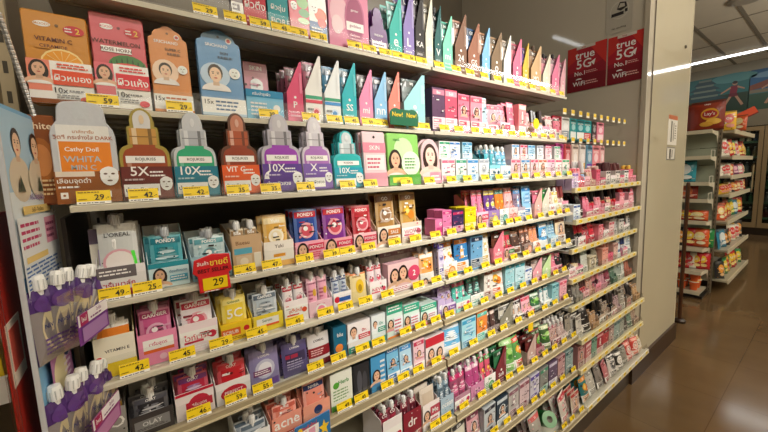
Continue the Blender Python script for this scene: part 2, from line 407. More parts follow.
# ------------------------------------------------------------------ price tags
DIG = ['29','42','42','35','39','55','45','49','25','59','69','47','19','99','79']
_tags = {}
def tag_mesh(num, wide=1.0):
    k = (num, wide)
    if k in _tags: return _tags[k]
    w, h = .046*wide, .024; mb = MB(); mb.box(-w/2, w/2, 0, .0008, 0, h, '#f2efe6', front='#f4d21a')
    a = Art(mb, w, h); a.R(0, 0, 1, .2, '#f4f1e8'); a.L(.06, .02, .94, .18, 1, '#6a665c', 3); a.L(.05, .78, .8, .96, 1, '#9a7c14', 5)
    a.T(num, .66, .5, .42, '#2a2410'); a.T('.-', .9, .42, .12, '#2a2410'); a.R(.06, .34, .3, .4, '#9a7c14')
    _tags[k] = mb.mesh('price_tag', 'print'); return _tags[k]
def put_tag(bay, k, y, num, i, n, wide=1.0):
    z, dx = row_at(bay, k); o = link('price_tag', tag_mesh(num, wide))
    tilt = math.atan2(.007, .026)
    o.location = (dx-.0028+(.004 if bay == 'right' else 0), y, z+(RH(bay, k)+.001 if bay != 'right' else .003)); o.rotation_euler = (-tilt if bay != 'right' else -.05, 0, PI/2); o.scale = (.8, 1, .8) if bay == 'right' else (1, 1, 1)
    tag(o, f'yellow price tag, {ORD[i]} from left, {ORD[k+1]} shelf down, {bay} bay', 'price tag', 'yellow price tags on the shelf rails')
TAGA = {0: [(206, '29'), (236, '42'), (261, '59'), (282, '45'), (300, '29'), (320, '35'), (356, '49'), (371, '29'), (387, '35'), (400, '49'), (411, '59'), (423, '25')],
 1: [(103, '59'), (180, '29'), (270, '39'), (312, '55'), (336, '45'), (353, '45'), (370, '59'), (383, '29'), (401, '42'), (415, '42'), (426, '39')],
 2: [(94, '29'), (144, '42'), (197, '42'), (239, '35'), (272, '35'), (307, '42'), (349, '55'), (372, '59'), (408, '29'), (431, '39')],
 3: [(115, '49'), (148, '25'), (216, '29'), (246, '45'), (273, '47'), (306, '39'), (333, '39'), (349, '49'), (370, '59'), (396, '59'), (417, '35'), (437, '39')],
 4: [(135, '42'), (183, '45'), (222, '29'), (258, '45'), (296, '45'), (327, '49'), (347, '59'), (367, '29'), (389, '45'), (420, '39'), (438, '29')],
 5: [(200, '46'), (237, '59'), (264, '55'), (317, '35'), (340, '59'), (364, '39'), (380, '29'), (407, '49'), (422, '45'), (438, '42')],
 6: [(346, '49'), (363, '45'), (389, '39'), (405, '59'), (420, '29'), (438, '39')],
 7: [(437, '45'), (448, '39')]}
for k, L in TAGA.items():
    z, dx = SROW[k]
    for i, (u, num) in enumerate(L): put_tag('left', k, min(.87, max(.03, along(u, dx, z+.02))), num, i+1, len(L))
for k in range(10):
    n = [11, 11, 10, 11, 10, 10, 9, 10, 10, 10][k]
    for i in range(n): put_tag('middle', k, .945+(.81)*i/(n-1)+rnd.uniform(-.012, .012), rnd.choice(DIG), i+1, n)
for k in range(8):
    n = 10 if k != 0 else 9
    for i in range(n): put_tag('right', k, 1.845+.8*i/(n-1)+rnd.uniform(-.01, .01), rnd.choice(DIG), i+1, n)

# ------------------------------------------------------------------ placing goods
def place(o, x, y, z, lean=0, yaw=0):
    o.location = (x, y, z); o.rotation_euler = (-lean, 0, PI/2+yaw)
USED = {}
def where(bay, k, i): return f'{ORD[i]} from left, {ORD[k+1]} shelf, {bay} bay'
def add_pack(mesh, name, desc, cat, bay, k, i, x, y, z, lean=.08, n=1, step=.014, cap=None, caps_at=None, h=0, jit=.002, grp=None, sink=0, yaw=0, stag=0):
    """n copies of one packet standing one behind another"""
    first = None
    for j in range(n):
        if first is None:
            o = link(name, mesh); first = o
            if cap:
                c = link('spout_cap', get_cap(cap), o, (caps_at[0], -.001, h-.002)); KIDS[o.name] = [c]
        else: o = copy_tree(first)
        place(o, x-j*step, y+(rnd.uniform(-jit, jit)*(3 if j else 1))+stag*[0, -1, 1, -.4, .5][j % 5], z+sink*(rnd.random() if j else 0), lean+rnd.uniform(-.01, .01)*(j > 0), yaw+(rnd.uniform(-.03, .03) if stag else 0))
        wh = where(bay, k, i)
        tail = f', {wh}' if n == 1 else (f', front one, {wh}' if j == 0 else f', {ORD[j+1]} back, {wh}')
        if len((desc+tail).split()) > 16: tail = tail.replace(' from left', '')
        tag(o, desc+tail, cat, grp or f'{desc}s on one shelf')
    return first
# ------------------------------------------------------------------ artwork of the left bay, packet by packet
W, K = '#f6f4f0', '#2a2426'
def big_bag(body, band, t1, t2, thai, fruit):
    def f(a):
        a.E(.30, .86, .13, .03, W); a.T('MOODS', .30, .86, .025, body); a.C(.52, .86, .03, shade(body, .55))
        a.E(.78, .83, .17, .055, '#c8202c'); a.T('2', .84, .83, .06, '#f4d040'); a.L(.64, .8, .76, .86, 2, W)
        a.T(t1, .45, .70, .045, '#5a1e14'); a.R(.16, .595, .72, .655, W if fruit == 'melon' else body); a.T(t2, .44, .625, .035, '#5a1e14')
        if fruit == 'melon':
            a.E(.62, .46, .36, .12, '#3a7c3c')
            for q in range(-3, 4): a.E(.62+q*.1, .46, .018, .11*(1-abs(q)*.2), '#1e4a24', seg=8)
            a.E(.62, .43, .33, .06, '#e8504c')
        else:
            a.E(.55, .44, .34, .17, '#f6d890'); a.E(.55, .44, .31, .15, '#f0a028')
            for q in range(7):
                t = .2+q*.45; a.poly([(.55, .44), (.55+.29*math.cos(t), .44+.14*math.sin(t)), (.55+.29*math.cos(t+.05), .44+.14*math.sin(t+.05))], '#f6d890')
        a.R(0, .0, 1, .47, W); a.R(0, .14, .34, .47, shade(band, 1.35)); a.FACE(.17, .37, .125, top=W)
        a.L(.45, .39, .95, .45, 2, band); a.R(.37, .21, 1, .37, band); a.T(thai, .68, .29, .1, W, maxw=.58); a.T('10x', .48, .15, .06, K)
        a.L(.6, .13, .95, .17, 1, '#888888'); a.L(.4, .06, .8, .11, 2, '#777777'); a.E(.86, .06, .1, .035, band)
        if fruit != 'melon': a.R(0, 0, 1, .05, '#8a4a1e')
    return f
def srichand(body, card, tx):
    def f(a):
        a.T('SRICHAND', .45, .80, .035, W); a.C(.5, .9, .03, shade(body, .5)); a.C(.73, .87, .07, W); a.C(.73, .87, .045, '#b02430')
        a.T('SUPER C' if card == '#e8924a' else 'SKIN', .6, .72, .03, K); a.L(.45, .64, .95, .7, 1, shade(body, .6))
        a.E(.36, .46, .33, .14, shade(body, 1.6)); a.FACE(.36, .47, .17, short=True, top='#e8e4e0', skin='#ecc8a8'); a.C(.8, .5, .13, W); a.MASK(.8, .5, .09, '#e4ece8')
        a.R(0, 0, 1, .2, W); a.T('15x', .16, .15, .05, K); a.L(.3, .05, .92, .18, 3, tx); a.R(0, 0, 1, .03, card)
    return f
def roju(inner, cap, lower, title, foil, tcol=None, sub='PERFECT', moon=False, bulb=None):
    def f(a):
        for o, c in ((BOTTLE, inner), (BULB, bulb or shade(cap, 1.25))): a.poly(o, c)
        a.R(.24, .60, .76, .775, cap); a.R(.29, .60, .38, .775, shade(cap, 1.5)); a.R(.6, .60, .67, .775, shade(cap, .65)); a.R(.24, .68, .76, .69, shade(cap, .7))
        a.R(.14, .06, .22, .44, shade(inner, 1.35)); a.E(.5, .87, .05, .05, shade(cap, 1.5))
        a.R(.12, .40, .88, .475, W); a.T('ROJUKISS', .5, .437, .042, '#3a3236', maxw=.7)
        a.R(0, 0, 1, .36, lower)
        if moon: a.C(.22, .18, .2, W); a.C(.3, .21, .17, lower)
        a.T(title, .36, .31, .10, W if not tcol else tcol, maxw=.5); a.L(.55, .24, .86, .32, 2, W)
        a.R(.03, .04, .72, .17, W if not moon else lower); a.T('บำรุงผิวสวย', .37, .105, .07, K if not moon else W, maxw=.62); a.MASK(.86, .17, .13); a.R(0, 0, 1, .02, shade(lower, .7))
        a.L(.06, .2, .6, .24, 1, shade(lower, 1.7))
    return f
def cathy(a):
    a.poly(mirror([(.62, .82), (.62, .93), (.58, .98)]), '#c8ccd0')
    a.R(.1, .30, .9, .76, '#e9e7e2'); a.T('มาส์กเซรั่ม', .5, .70, .035, '#c8844c'); a.T('วิตซี กระจ่างใส DARK', .5, .645, .045, '#b0603a')
    a.R(.12, .30, .9, .60, '#ee8a2c'); a.T('Cathy Doll', .45, .52, .055, W); a.T('WHITA', .45, .43, .06, '#b8c4cc'); a.T('MIN C', .45, .35, .05, '#b8c4cc')
    a.R(0, 0, 1, .31, '#9a5a2c'); a.R(.02, .26, .6, .31, '#e6d8c8'); a.T('เลือนจุดดำ', .28, .215, .065, W, maxw=.5); a.L(.04, .14, .5, .18, 1, W)
    for q in range(4): a.R(.06+q*.22, .05, .17+q*.22, .11, W); a.C(.115+q*.22, .08, .022, '#9a5a2c', seg=8)
    a.MASK(.83, .26, .15)
def lady_box(c1, c2, word, hair='#2a1a16', skin='#e6b898'):
    def f(a):
        a.R(0, 0, 1, 1, shade(c1, 1.7)); a.R(0, .8, 1, 1, c1); a.FACE(.27, .55, .15, hair=hair, skin=skin, top='#f0e6e0'); a.R(.5, .45, 1, .75, c2)
        a.T(word, .75, .6, .16, W, maxw=.42); a.L(.52, .1, .95, .4, 3, c2)
    return f
def busy(a, body, acc, v0, v1, n=9):
    r = random.Random(body+acc)
    for q in range(n):
        u, v = r.uniform(.05, .85), r.uniform(v0, v1-.05); c = r.choice([shade(acc, .7), shade(body, .55), W, shade(acc, 1.5), '#2a2426', acc])
        if r.random() < .6: a.R(u, v, min(.97, u+r.uniform(.06, .3)), v+r.uniform(.012, .04), c)
        else: a.C(u, v+.02, r.uniform(.02, .06), c, seg=7)
def pack_art(body, acc, word, motif, low='#f6f4f0', tcol=None):
    """general printed packet: brand word, motif, lower text band"""
    def f(a):
        a.R(.04, .84, .96, .96, shade(acc, 1.0)); a.T(word, .5, .9, .07, W, maxw=.8)
        if motif == 'face': a.C(.5, .58, .3, shade(acc, 1.75)); a.FACE(.5, .6, .17, top=shade(acc, 1.5))
        elif motif == 'circle': a.C(.5, .58, .33, shade(acc, 1.6)); a.C(.5, .58, .24, shade(acc, 1.2)); a.C(.45, .62, .1, W)
        elif motif == 'leaf':
            a.E(.4, .58, .3, .12, '#6fb04c'); a.E(.62, .66, .25, .09, '#a8d47c'); a.E(.55, .5, .2, .07, '#3c7c34')
        elif motif == 'fruit': a.C(.4, .62, .22, '#f0b428'); a.C(.62, .54, .2, '#e8862c'); a.C(.4, .62, .12, '#f8dc80')
        elif motif == 'mask': a.MASK(.5, .6, .26)
        elif motif == 'bottle': a.R(.38, .42, .62, .68, shade(acc, 1.3)); a.R(.44, .68, .56, .78, W); a.R(.4, .5, .6, .6, W)
        elif motif == 'wave':
            for q in range(5): a.E(.5, .5+q*.06, .42-.05*q, .03, shade(acc, 1.7 if q % 2 else 1.3))
        elif motif == 'dots':
            for q in range(6): a.C(.25+.25*(q % 3), .5+.18*(q//3), .07, shade(acc, 1.6), seg=8)
        a.R(0, .05, 1, .33, low); a.R(.08, .21, .7, .3, acc); a.L(.12, .22, .66, .29, 1, W); a.L(.08, .07, .9, .19, 3, tcol or acc); busy(a, body, acc, .36, .82)
    return f
def front_art(c1, c2, word, motif='face', tcol=W):
    """front panel of a display box"""
    def f(a):
        if motif == 'face':
            a.R(0, 0, 1, 1, shade(c1, 1.55)); a.FACE(.24, .58, .17, top=shade(c1, 1.8)); a.R(.44, .5, 1, .84, c2); a.T(word, .72, .67, .17, tcol, maxw=.5)
            a.L(.46, .12, .95, .44, 3, c2)
        elif motif == 'blob':
            a.R(0, 0, 1, 1, c1); a.T(word, .5, .8, .16, tcol, maxw=.8); a.C(.62, .38, .26, c2); a.C(.62, .38, .18, shade(c2, 1.5)); a.L(.06, .15, .4, .6, 4, tcol)
        elif motif == 'band':
            a.R(0, 0, 1, 1, c1); a.R(0, .3, 1, .75, W); a.T(word, .45, .53, .22, c2, maxw=.7); a.R(.1, .33, .6, .4, c2); a.C(.84, .5, .11, c2); a.L(.08, .08, .9, .24, 2, shade(c1, 1.7) if c1 != W else c2)
        else:
            a.R(0, 0, 1, 1, c1); a.R(.05, .1, .95, .3, c2); a.T(word, .5, .65, .28, tcol, maxw=.85); a.L(.1, .13, .9, .27, 2, W)
        if motif != 'face': busy(a, c1, c2, .08, .95, 7)
    return f

CNT = {}
def nxt(bay, k): CNT[(bay, k)] = CNT.get((bay, k), 0)+1; return CNT[(bay, k)]
def span(k, u0, u1, back=.022):
    z, dx = SROW[k]; x = dx-back; zb = z+.0125
    y0, y1 = along(u0, x, zb), along(u1, x, zb)
    return x, (y0+y1)/2, zb, (y1-y0)
def flatp(k, u0, u1, vt, desc, outline, body, art, n=2, back=.022, hh=None, name='mask_packet', t=.006, lean=.07):
    x, y, z, w = span(k, u0, u1, back); h = hh or height_at(x-.008, y, z, vt)
    i = nxt('left', k)
    return add_pack(flat_pack(name, w*.97, h, OUT[outline], body, art, t), name, desc, 'mask packet', 'left', k, i, x-.004, y, z+.001, lean, n, .016, jit=.0012)
def pouchp(k, u0, u1, vt, desc, body, art, n=3, back=.022, cap='#f0f0ee', hh=None, edge=None, name='serum_sachet'):
    x, y, z, w = span(k, u0, u1, back); h = hh or height_at(x-.01, y, z, vt); i = nxt('left', k)
    if cap: h -= .017
    return add_pack(pouch_mesh(name, w*.95, h, body, art, edge=edge), name, desc, 'sachet', 'left', k, i, x-.01, y, z+.001, .09, n, .017, cap, (0, 0), h, stag=.004)
def trayp(k, u0, u1, vt, vf, desc, body, fart, sdesc, sbody, sart, n=3, cap='#f0f0ee', back=.022, header=None, d=.11, hback=None, two=False, sname='serum_sachet'):
    x, y, z, w = span(k, u0, u1, back); w *= .97; hs = min(height_at(x-.03, y, z, vt), (SROW[k-1][0]-z-.008) if k else 1); hf = height_at(x, y, z, vf); i = nxt('left', k)
    hb = hback or hs*.88
    me = tray_mesh('display_tray', w, hf, hb, d, body, fart, header=header, inner='#dedbd4')
    t = link('display_tray', me); place(t, x, y, z+.0005)
    tag(t, f'{desc}, {where("left", k, i)}', 'display box', 'printed display boxes on the left bay')
    h = hs-(.020 if cap else 0); h = max(h, hf*1.05)
    ws = (w*.8) if not two else w*.42
    if cap: sname = 'spout_sachet'
    sm = pouch_mesh(sname, ws, h, sbody, sart, edge=shade(sbody, 1.25))
    if not two: add_pack(sm, sname, sdesc, 'sachet', 'left', k, i, x-.012, y, z+.002, .08, n, .02, cap, (0, 0), h, jit=.001, stag=w*.08)
    else:
        add_pack(sm, sname, sdesc+' on left', 'sachet', 'left', k, i, x-.012, y-w*.24, z+.002, .08, n, .02, cap, (0, 0), h, jit=.001)
        add_pack(sm, sname, sdesc+' on right', 'sachet', 'left', k, i, x-.016, y+w*.24, z+.002, .08, n, .02, cap, (0, 0), h, jit=.001)
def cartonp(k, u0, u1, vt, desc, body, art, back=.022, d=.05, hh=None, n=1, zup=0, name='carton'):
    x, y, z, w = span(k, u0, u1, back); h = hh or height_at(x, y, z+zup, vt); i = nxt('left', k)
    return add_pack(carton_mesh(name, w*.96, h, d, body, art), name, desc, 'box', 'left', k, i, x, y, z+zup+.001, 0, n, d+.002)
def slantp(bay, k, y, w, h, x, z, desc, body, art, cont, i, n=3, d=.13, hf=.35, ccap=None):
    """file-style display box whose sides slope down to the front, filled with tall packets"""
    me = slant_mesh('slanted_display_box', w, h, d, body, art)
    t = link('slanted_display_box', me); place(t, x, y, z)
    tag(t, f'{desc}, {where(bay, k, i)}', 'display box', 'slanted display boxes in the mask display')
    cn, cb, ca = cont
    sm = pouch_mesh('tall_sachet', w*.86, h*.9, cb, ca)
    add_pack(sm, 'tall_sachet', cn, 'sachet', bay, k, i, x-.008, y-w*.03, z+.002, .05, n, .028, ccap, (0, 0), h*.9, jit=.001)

# row 1 (top shelf)
flatp(0, 233, 245, 0, 'grey glossy mask packet', 'rect', '#8a7c80', pack_art('#8a7c80', '#6a5c60', 'SKIN', 'wave'), hh=.15)
cartonp(0, 245, 268, 0, 'red box with white Thai lettering', '#c8283c', lambda a: (a.T('มาส์กหน้า', .5, .75, .12, W), a.T('ผิวตึง', .5, .45, .26, W), a.L(.1, .1, .9, .25, 2, '#f4b8bc')), hh=.12)
cartonp(0, 269, 290, 0, 'teal box with white Thai lettering', '#2a9ca4', lambda a: (a.T('เซรั่ม', .5, .75, .12, W), a.T('ผิวชุ่ม', .5, .5, .15, W), a.C(.35, .2, .14, '#7cd0d4'), a.T('PORE', .6, .25, .12, W)), hh=.12)
flatp(0, 291, 311, 0, 'red packet with green aloe leaves', 'rect', '#c83048', lambda a: (a.R(0, .3, 1, 1, '#d8485c'), a.E(.7, .7, .3, .12, '#8cc47c'), a.E(.75, .5, .28, .08, '#5ca060'), a.E(.7, .35, .3, .06, '#b8dca4'), a.MASK(.25, .6, .16), a.L(.08, .05, .9, .2, 3, '#f0c8cc')), hh=.13)
flatp(0, 311, 329, 0, 'blue packet with orange fruit print', 'rect', '#2a5c9c', lambda a: (a.R(0, .4, 1, 1, W), a.C(.65, .55, .34, '#e8602c'), a.C(.7, .4, .25, '#d8442c'), a.MASK(.3, .65, .2), a.L(.08, .05, .8, .3, 4, W)), hh=.13)
cartonp(0, 329, 370, 0, 'big pink box with oval window and flowers', '#e48cac', lambda a: (a.E(.25, .6, .22, .3, '#f4c4d0'), a.E(.2, .4, .14, .16, '#f8dce0'), a.E(.64, .55, .26, .42, '#c46c90'), a.E(.64, .55, .22, .38, '#a84c74'), a.T('garnier', .64, .7, .05, W, maxw=.3), a.R(.42, .35, .86, .5, W), a.T('goddess', .64, .43, .07, '#a0446c', maxw=.36), a.L(.5, .18, .8, .3, 2, '#f4c4d0')), d=.06, hh=.15)
flatp(0, 371, 389, 0, 'dark purple bottle shaped packet', 'drop', '#5c2c74', lambda a: (a.T('ROJUKISS', .5, .42, .05, W), a.R(.1, .1, .9, .3, W), a.L(.15, .13, .85, .27, 2, '#5c2c74')), hh=.14)
def triart(c, word): return lambda a: (a.T(word, .5, .6, .22, W, maxw=.8), a.L(.15, .15, .85, .4, 2, shade(c, 1.6)), a.C(.5, .85, .08, W, seg=8))
def S0(u0, u1, vt, desc, c, cc, cdesc, word='Me', ccap=None, n=3, k=0, bay=None):
    x, y, z, w = span(k, u0, u1, .03); h = height_at(x-.1, y, z, vt); b = bay or ('left' if y < .9 else 'middle')
    slantp(b, k, y, w*.94, h, x, z+.0005, desc, c, triart(c, word), (cdesc, cc, pack_art(cc, shade(cc, .6), word, 'wave', low=shade(cc, 1.3))), nxt(b, k), n=n, ccap=ccap)
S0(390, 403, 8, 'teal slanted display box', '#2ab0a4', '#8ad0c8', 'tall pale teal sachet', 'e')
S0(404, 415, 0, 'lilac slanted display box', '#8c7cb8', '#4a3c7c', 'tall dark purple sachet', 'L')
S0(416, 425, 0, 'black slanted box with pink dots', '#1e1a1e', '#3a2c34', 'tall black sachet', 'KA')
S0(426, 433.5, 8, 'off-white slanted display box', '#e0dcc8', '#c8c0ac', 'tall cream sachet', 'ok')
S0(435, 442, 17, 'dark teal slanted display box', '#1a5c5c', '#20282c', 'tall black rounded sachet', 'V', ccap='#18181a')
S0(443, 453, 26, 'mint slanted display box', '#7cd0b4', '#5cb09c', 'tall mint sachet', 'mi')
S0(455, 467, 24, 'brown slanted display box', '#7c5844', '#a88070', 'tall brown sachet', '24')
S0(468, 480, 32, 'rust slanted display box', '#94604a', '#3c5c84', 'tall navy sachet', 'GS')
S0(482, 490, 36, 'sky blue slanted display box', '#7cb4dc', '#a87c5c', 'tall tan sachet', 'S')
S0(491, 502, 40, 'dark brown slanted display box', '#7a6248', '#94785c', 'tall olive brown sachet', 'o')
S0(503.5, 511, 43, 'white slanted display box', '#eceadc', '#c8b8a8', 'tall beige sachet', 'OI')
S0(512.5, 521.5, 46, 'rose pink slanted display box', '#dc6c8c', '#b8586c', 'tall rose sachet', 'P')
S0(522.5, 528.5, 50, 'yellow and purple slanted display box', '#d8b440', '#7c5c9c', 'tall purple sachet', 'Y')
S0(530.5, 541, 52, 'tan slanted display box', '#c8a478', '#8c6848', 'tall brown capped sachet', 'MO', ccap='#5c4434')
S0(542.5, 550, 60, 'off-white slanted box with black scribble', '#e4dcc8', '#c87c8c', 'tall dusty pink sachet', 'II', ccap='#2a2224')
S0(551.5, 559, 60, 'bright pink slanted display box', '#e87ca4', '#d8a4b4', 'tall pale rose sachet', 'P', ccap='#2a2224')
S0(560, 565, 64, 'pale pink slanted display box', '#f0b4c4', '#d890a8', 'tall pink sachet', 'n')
# dark blue carton and grey roll lying on top of the brown boxes
x, y, z, w = span(0, 488, 512, .12)
o = link('carton', carton_mesh('carton', .09, .05, .07, '#1e3c5c', lambda a: (a.R(.05, .1, .95, .3, '#6cb0d8'), a.T('cool', .5, .65, .3, '#bcdcec')))); place(o, -.17, y, z+.155)
tag(o, 'dark blue carton lying on top of the brown slanted boxes', 'box')
mb = MB(); mb.lathe([(.02, 0), (.028, .004), (.028, .075), (.02, .08), (.012, .08)], '#a09a90', seg=16); o = mb.build('paper_roll', 'print', None, (-.19, y+.085, z+.155)); tag(o, 'grey paper roll standing beside the dark blue carton', 'roll')

# row 2
flatp(1, 30, 97, 13, 'orange vitamin mask bag with a woman', 'rect', '#cf8a2a', big_bag('#cf8a2a', '#e8502c', 'VITAMIN C', 'CERAMIDE', 'ผิวหมอง', 'orange'), n=2)
flatp(1, 98, 153, 15, 'watermelon red mask bag with a woman', 'rect', '#d8606c', big_bag('#d8606c', '#e0283c', 'WATERMELON', 'ROSE HORN', 'ผิวแห้ง', 'melon'), n=3)
flatp(1, 155, 195, 25, 'orange arch shaped mask packet with a man', 'arch', '#d88c4c', srichand('#d88c4c', '#e8924a', '#c86c3c'))
flatp(1, 202, 247, 28, 'blue arch shaped mask packet with a man', 'arch', '#5c94c4', srichand('#4c88bc', '#bcd4e8', '#2c5c8c'))
x, y, z, w = span(1, 247, 271, .09)
add_pack(flat_pack('mask_packet', w, height_at(x, y, z, 62), OUT['rect'], '#d88ca0', pack_art('#d88ca0', '#b85c78', 'SKIN', 'mask'), .006), 'mask_packet', 'dusty pink mask packet standing at back', 'mask packet', 'left', 1, nxt('left', 1), x, y, z+.001, .07, 2, .02)
cartonp(1, 248, 286, 91, 'short sky blue box with white lettering', '#7cc0e0', lambda a: (a.R(0, .75, 1, 1, '#2c8cb8'), a.T('ครีมบำรุงผิว', .4, .85, .14, W, maxw=.6), a.L(.1, .1, .6, .6, 4, W), a.C(.8, .4, .1, W)))
def S1(u0, u1, vt, desc, c, cc, cdesc, word, art=None):
    x, y, z, w = span(1, u0, u1, .025); h = height_at(x-.08, y, z, vt)
    slantp('left', 1, y, w*.94, h, x, z+.0005, desc, c, art or triart(c, word), (cdesc, cc, pack_art(cc, shade(cc, .6), word, 'wave', low=shade(cc, 1.2))), nxt('left', 1), n=3, hf=.5)
wart = lambda cc: (lambda a: (a.R(0, .75, 1, .85, '#3ca078'), a.R(0, .62, 1, .72, cc), a.C(.6, .35, .25, shade(cc, 1.7)), a.C(.6, .35, .15, cc), a.L(.08, .05, .5, .5, 3, '#888888')))
S1(288, 305, 70, 'hot pink slanted display box', '#dc4c74', '#7c2c44', 'tall maroon sachet', 'P')
S1(306.5, 324, 64, 'white box with red and green print', '#eceae4', '#a85c74', 'tall rose sachet', 'gb', wart('#d84c5c'))
S1(325.5, 342, 68, 'white box with blue and orange print', '#e8ecec', '#3c7ca0', 'tall blue sachet', 'ab', wart('#4c94d0'))
S1(343, 358, 70, 'turquoise slanted display box', '#20b0b8', '#3c7c94', 'tall teal sachet', 'SS')
S1(360, 374, 76, 'bubblegum pink slanted display box', '#ec8cb0', '#4a3c3e', 'tall charcoal sachet', 'mi')
S1(375, 388, 78, 'light blue slanted display box', '#8cc0e4', '#3c4c6c', 'tall navy sachet', 'nn')
S1(389, 401, 78, 'coral slanted display box', '#ec8474', '#241c20', 'tall black sachet', 'CA')
S1(404, 426, 80, 'aqua slanted display box', '#9cd4d8', '#5c6c6c', 'tall grey sachet', 'aq')

# row 3
x, y, z, w = span(2, 31, 66, .04)
for j in range(2):
    o = link('mask_packet', flat_pack('mask_packet', w, .15, OUT['rect'], '#8a4a22', lambda a: (a.T('White', .45, .88, .08, '#f0d8b8'), a.E(.5, .5, .4, .25, '#a8642c'), a.L(.1, .1, .9, .3, 4, '#e8c898'), a.E(.5, .5, .3, .18, '#c8844c')), .006)); place(o, x-.014*j, y, z+.001, .02)
    tag(o, f'brown mask packet reading White left of the silver spout bag, {["front","back"][j]} one', 'mask packet')
flatp(2, 57, 124, 101, 'orange and white mask bag with silver spout', 'doll', '#c9cbd0', cathy, n=3)
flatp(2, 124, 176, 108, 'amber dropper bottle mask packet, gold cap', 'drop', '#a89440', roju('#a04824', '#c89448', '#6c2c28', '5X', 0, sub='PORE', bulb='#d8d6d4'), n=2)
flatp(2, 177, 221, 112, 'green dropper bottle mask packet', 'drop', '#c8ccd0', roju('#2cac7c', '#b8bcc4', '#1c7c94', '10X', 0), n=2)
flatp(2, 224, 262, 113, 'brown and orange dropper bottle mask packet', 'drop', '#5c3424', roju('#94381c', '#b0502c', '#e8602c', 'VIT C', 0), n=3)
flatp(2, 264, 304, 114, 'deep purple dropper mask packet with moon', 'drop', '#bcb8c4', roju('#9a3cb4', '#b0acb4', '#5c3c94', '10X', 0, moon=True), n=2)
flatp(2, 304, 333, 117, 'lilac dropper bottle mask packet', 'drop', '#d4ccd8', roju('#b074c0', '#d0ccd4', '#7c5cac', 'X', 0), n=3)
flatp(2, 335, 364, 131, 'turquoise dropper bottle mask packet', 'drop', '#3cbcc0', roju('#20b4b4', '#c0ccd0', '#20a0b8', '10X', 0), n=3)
flatp(2, 365, 388, 132, 'pale pink packet with round face print', 'rect', '#ecccd0', lambda a: (a.R(0, .62, 1, .8, '#e48ca0'), a.T('SKIN', .5, .71, .08, W), a.C(.5, .9, .05, K), a.R(.1, .3, .9, .58, '#f4e4e4'), a.L(.15, .32, .85, .54, 3, '#c8506c'), a.R(0, 0, 1, .25, '#e4a0b0')), n=3)
flatp(2, 389, 421, 134, 'bright green packet with a woman', 'rect', '#8ccc64', lambda a: (a.C(.5, .68, .3, '#c8ecb0'), a.T('mask', .3, .88, .06, '#2c7c3c'), a.FACE(.22, .5, .17, top='#f0e6e0'), a.C(.7, .42, .3, '#e8f4d8'), a.L(.5, .3, .9, .54, 4, '#3c8c3c'), a.R(0, 0, 1, .2, '#5cac44'), a.R(.1, .05, .6, .15, '#f0e040')), n=3)
flatp(2, 422, 441, 139, 'pink packet with large tilted face', 'face', '#e4c0c4', lambda a: (a.R(.1, .1, .95, .6, '#e4c0bc'), a.FACE(.48, .62, .33, hair='#3a2420', skin='#f0d0c0', top='#f0d8d8'), a.R(.4, 0, 1, .25, '#ec9cb0'), a.L(.45, .05, .95, .2, 2, W)), n=2)

# row 4
trayp(3, 99, 149, 214, 266, 'clear display box with white and pink label', '#e8e4e4', lambda a: (a.R(0, 0, 1, 1, '#f2eeee'), a.R(0, .6, .8, 1, '#6c6468'), a.L(.05, .7, .7, .92, 2, W), a.T('เซรั่มมาส์ก', .4, .42, .22, '#c83050', maxw=.7), a.R(0, 0, .8, .22, '#d83c5c')), 'clear silver spout sachet with pink ring', '#d0d4d4', lambda a: (a.T("L'OREAL", .5, .85, .06, '#4a4a50'), a.C(.5, .45, .44, '#e4acb8'), a.C(.5, .45, .37, '#f0e8e6'), a.poly([(.8, .6), (.9, .6), (.97, .3), (.9, .3)], '#5cf04c'), a.R(.1, .2, .6, .36, '#8c8488')), n=4, cap='#dcdee0', hback=.12)
trayp(3, 150, 191, 226, 262, 'white and blue display box with a woman', '#d8ecf0', lambda a: (a.R(0, 0, 1, 1, '#d4ecf0'), a.R(0, .8, 1, 1, '#2c94a4'), a.FACE(.26, .52, .15, hair='#1e1618'), a.T('ป้องกันแดด', .72, .62, .14, '#1c6c94', maxw=.45), a.R(.5, .2, .95, .45, '#4ca8c8'), a.L(.52, .23, .93, .43, 2, W)), 'teal sachet with grey spout cap', '#2a98a8', pack_art('#2a98a8', '#1a7888', "POND'S", 'wave'), n=3, cap='#c4c8cc', header=lambda a: (a.R(0, 0, 1, 1, W), a.T('เซรั่มกันแดด', .5, .6, .3, K)), hback=.115)
trayp(3, 193, 233, 228, 255, 'grey blue display box', '#a8c8d4', front_art('#9cc0cc', '#3c7c94', "POND'S", 'plain'), 'pale teal foil sachet', '#bcd8dc', pack_art('#bcd8dc', '#5ca0ac', "POND'S", 'circle'), n=3, cap='#c8ccd0', header=lambda a: a.R(0, 0, 1, 1, '#d8e4e8'))
trayp(3, 234, 264, 220, 235, 'tan kraft display box', '#c8a47c', lambda a: (a.R(0, 0, 1, 1, '#cfae88'), a.T('Biseau', .35, .8, .1, '#7c5434'), a.R(.05, .5, .65, .66, '#5cacc4'), a.R(.1, .12, .62, .46, '#dcc4a4'), a.C(.36, .3, .14, '#f0e0c8'), a.R(.7, .1, .95, .5, '#e8e0d0')), 'beige sachet with white caps', '#d8c4a0', pack_art('#d8c4a0', '#9c7c54', 'Bise', 'circle'), n=3, two=True)
trayp(3, 265, 295, 216, 241, 'white and gold display box', '#f0e8dc', lambda a: (a.R(0, 0, 1, 1, '#f2ece2'), a.T('Yuki', .5, .8, .14, '#7c6c5c'), a.R(.3, .38, .7, .5, '#e89c2c'), a.R(0, 0, 1, .22, '#ecb868')), 'golden yellow foil sachet', '#e4b050', pack_art('#e8b858', '#f0dcac', 'Yuki', 'circle', low=W), n=3, cap=None)
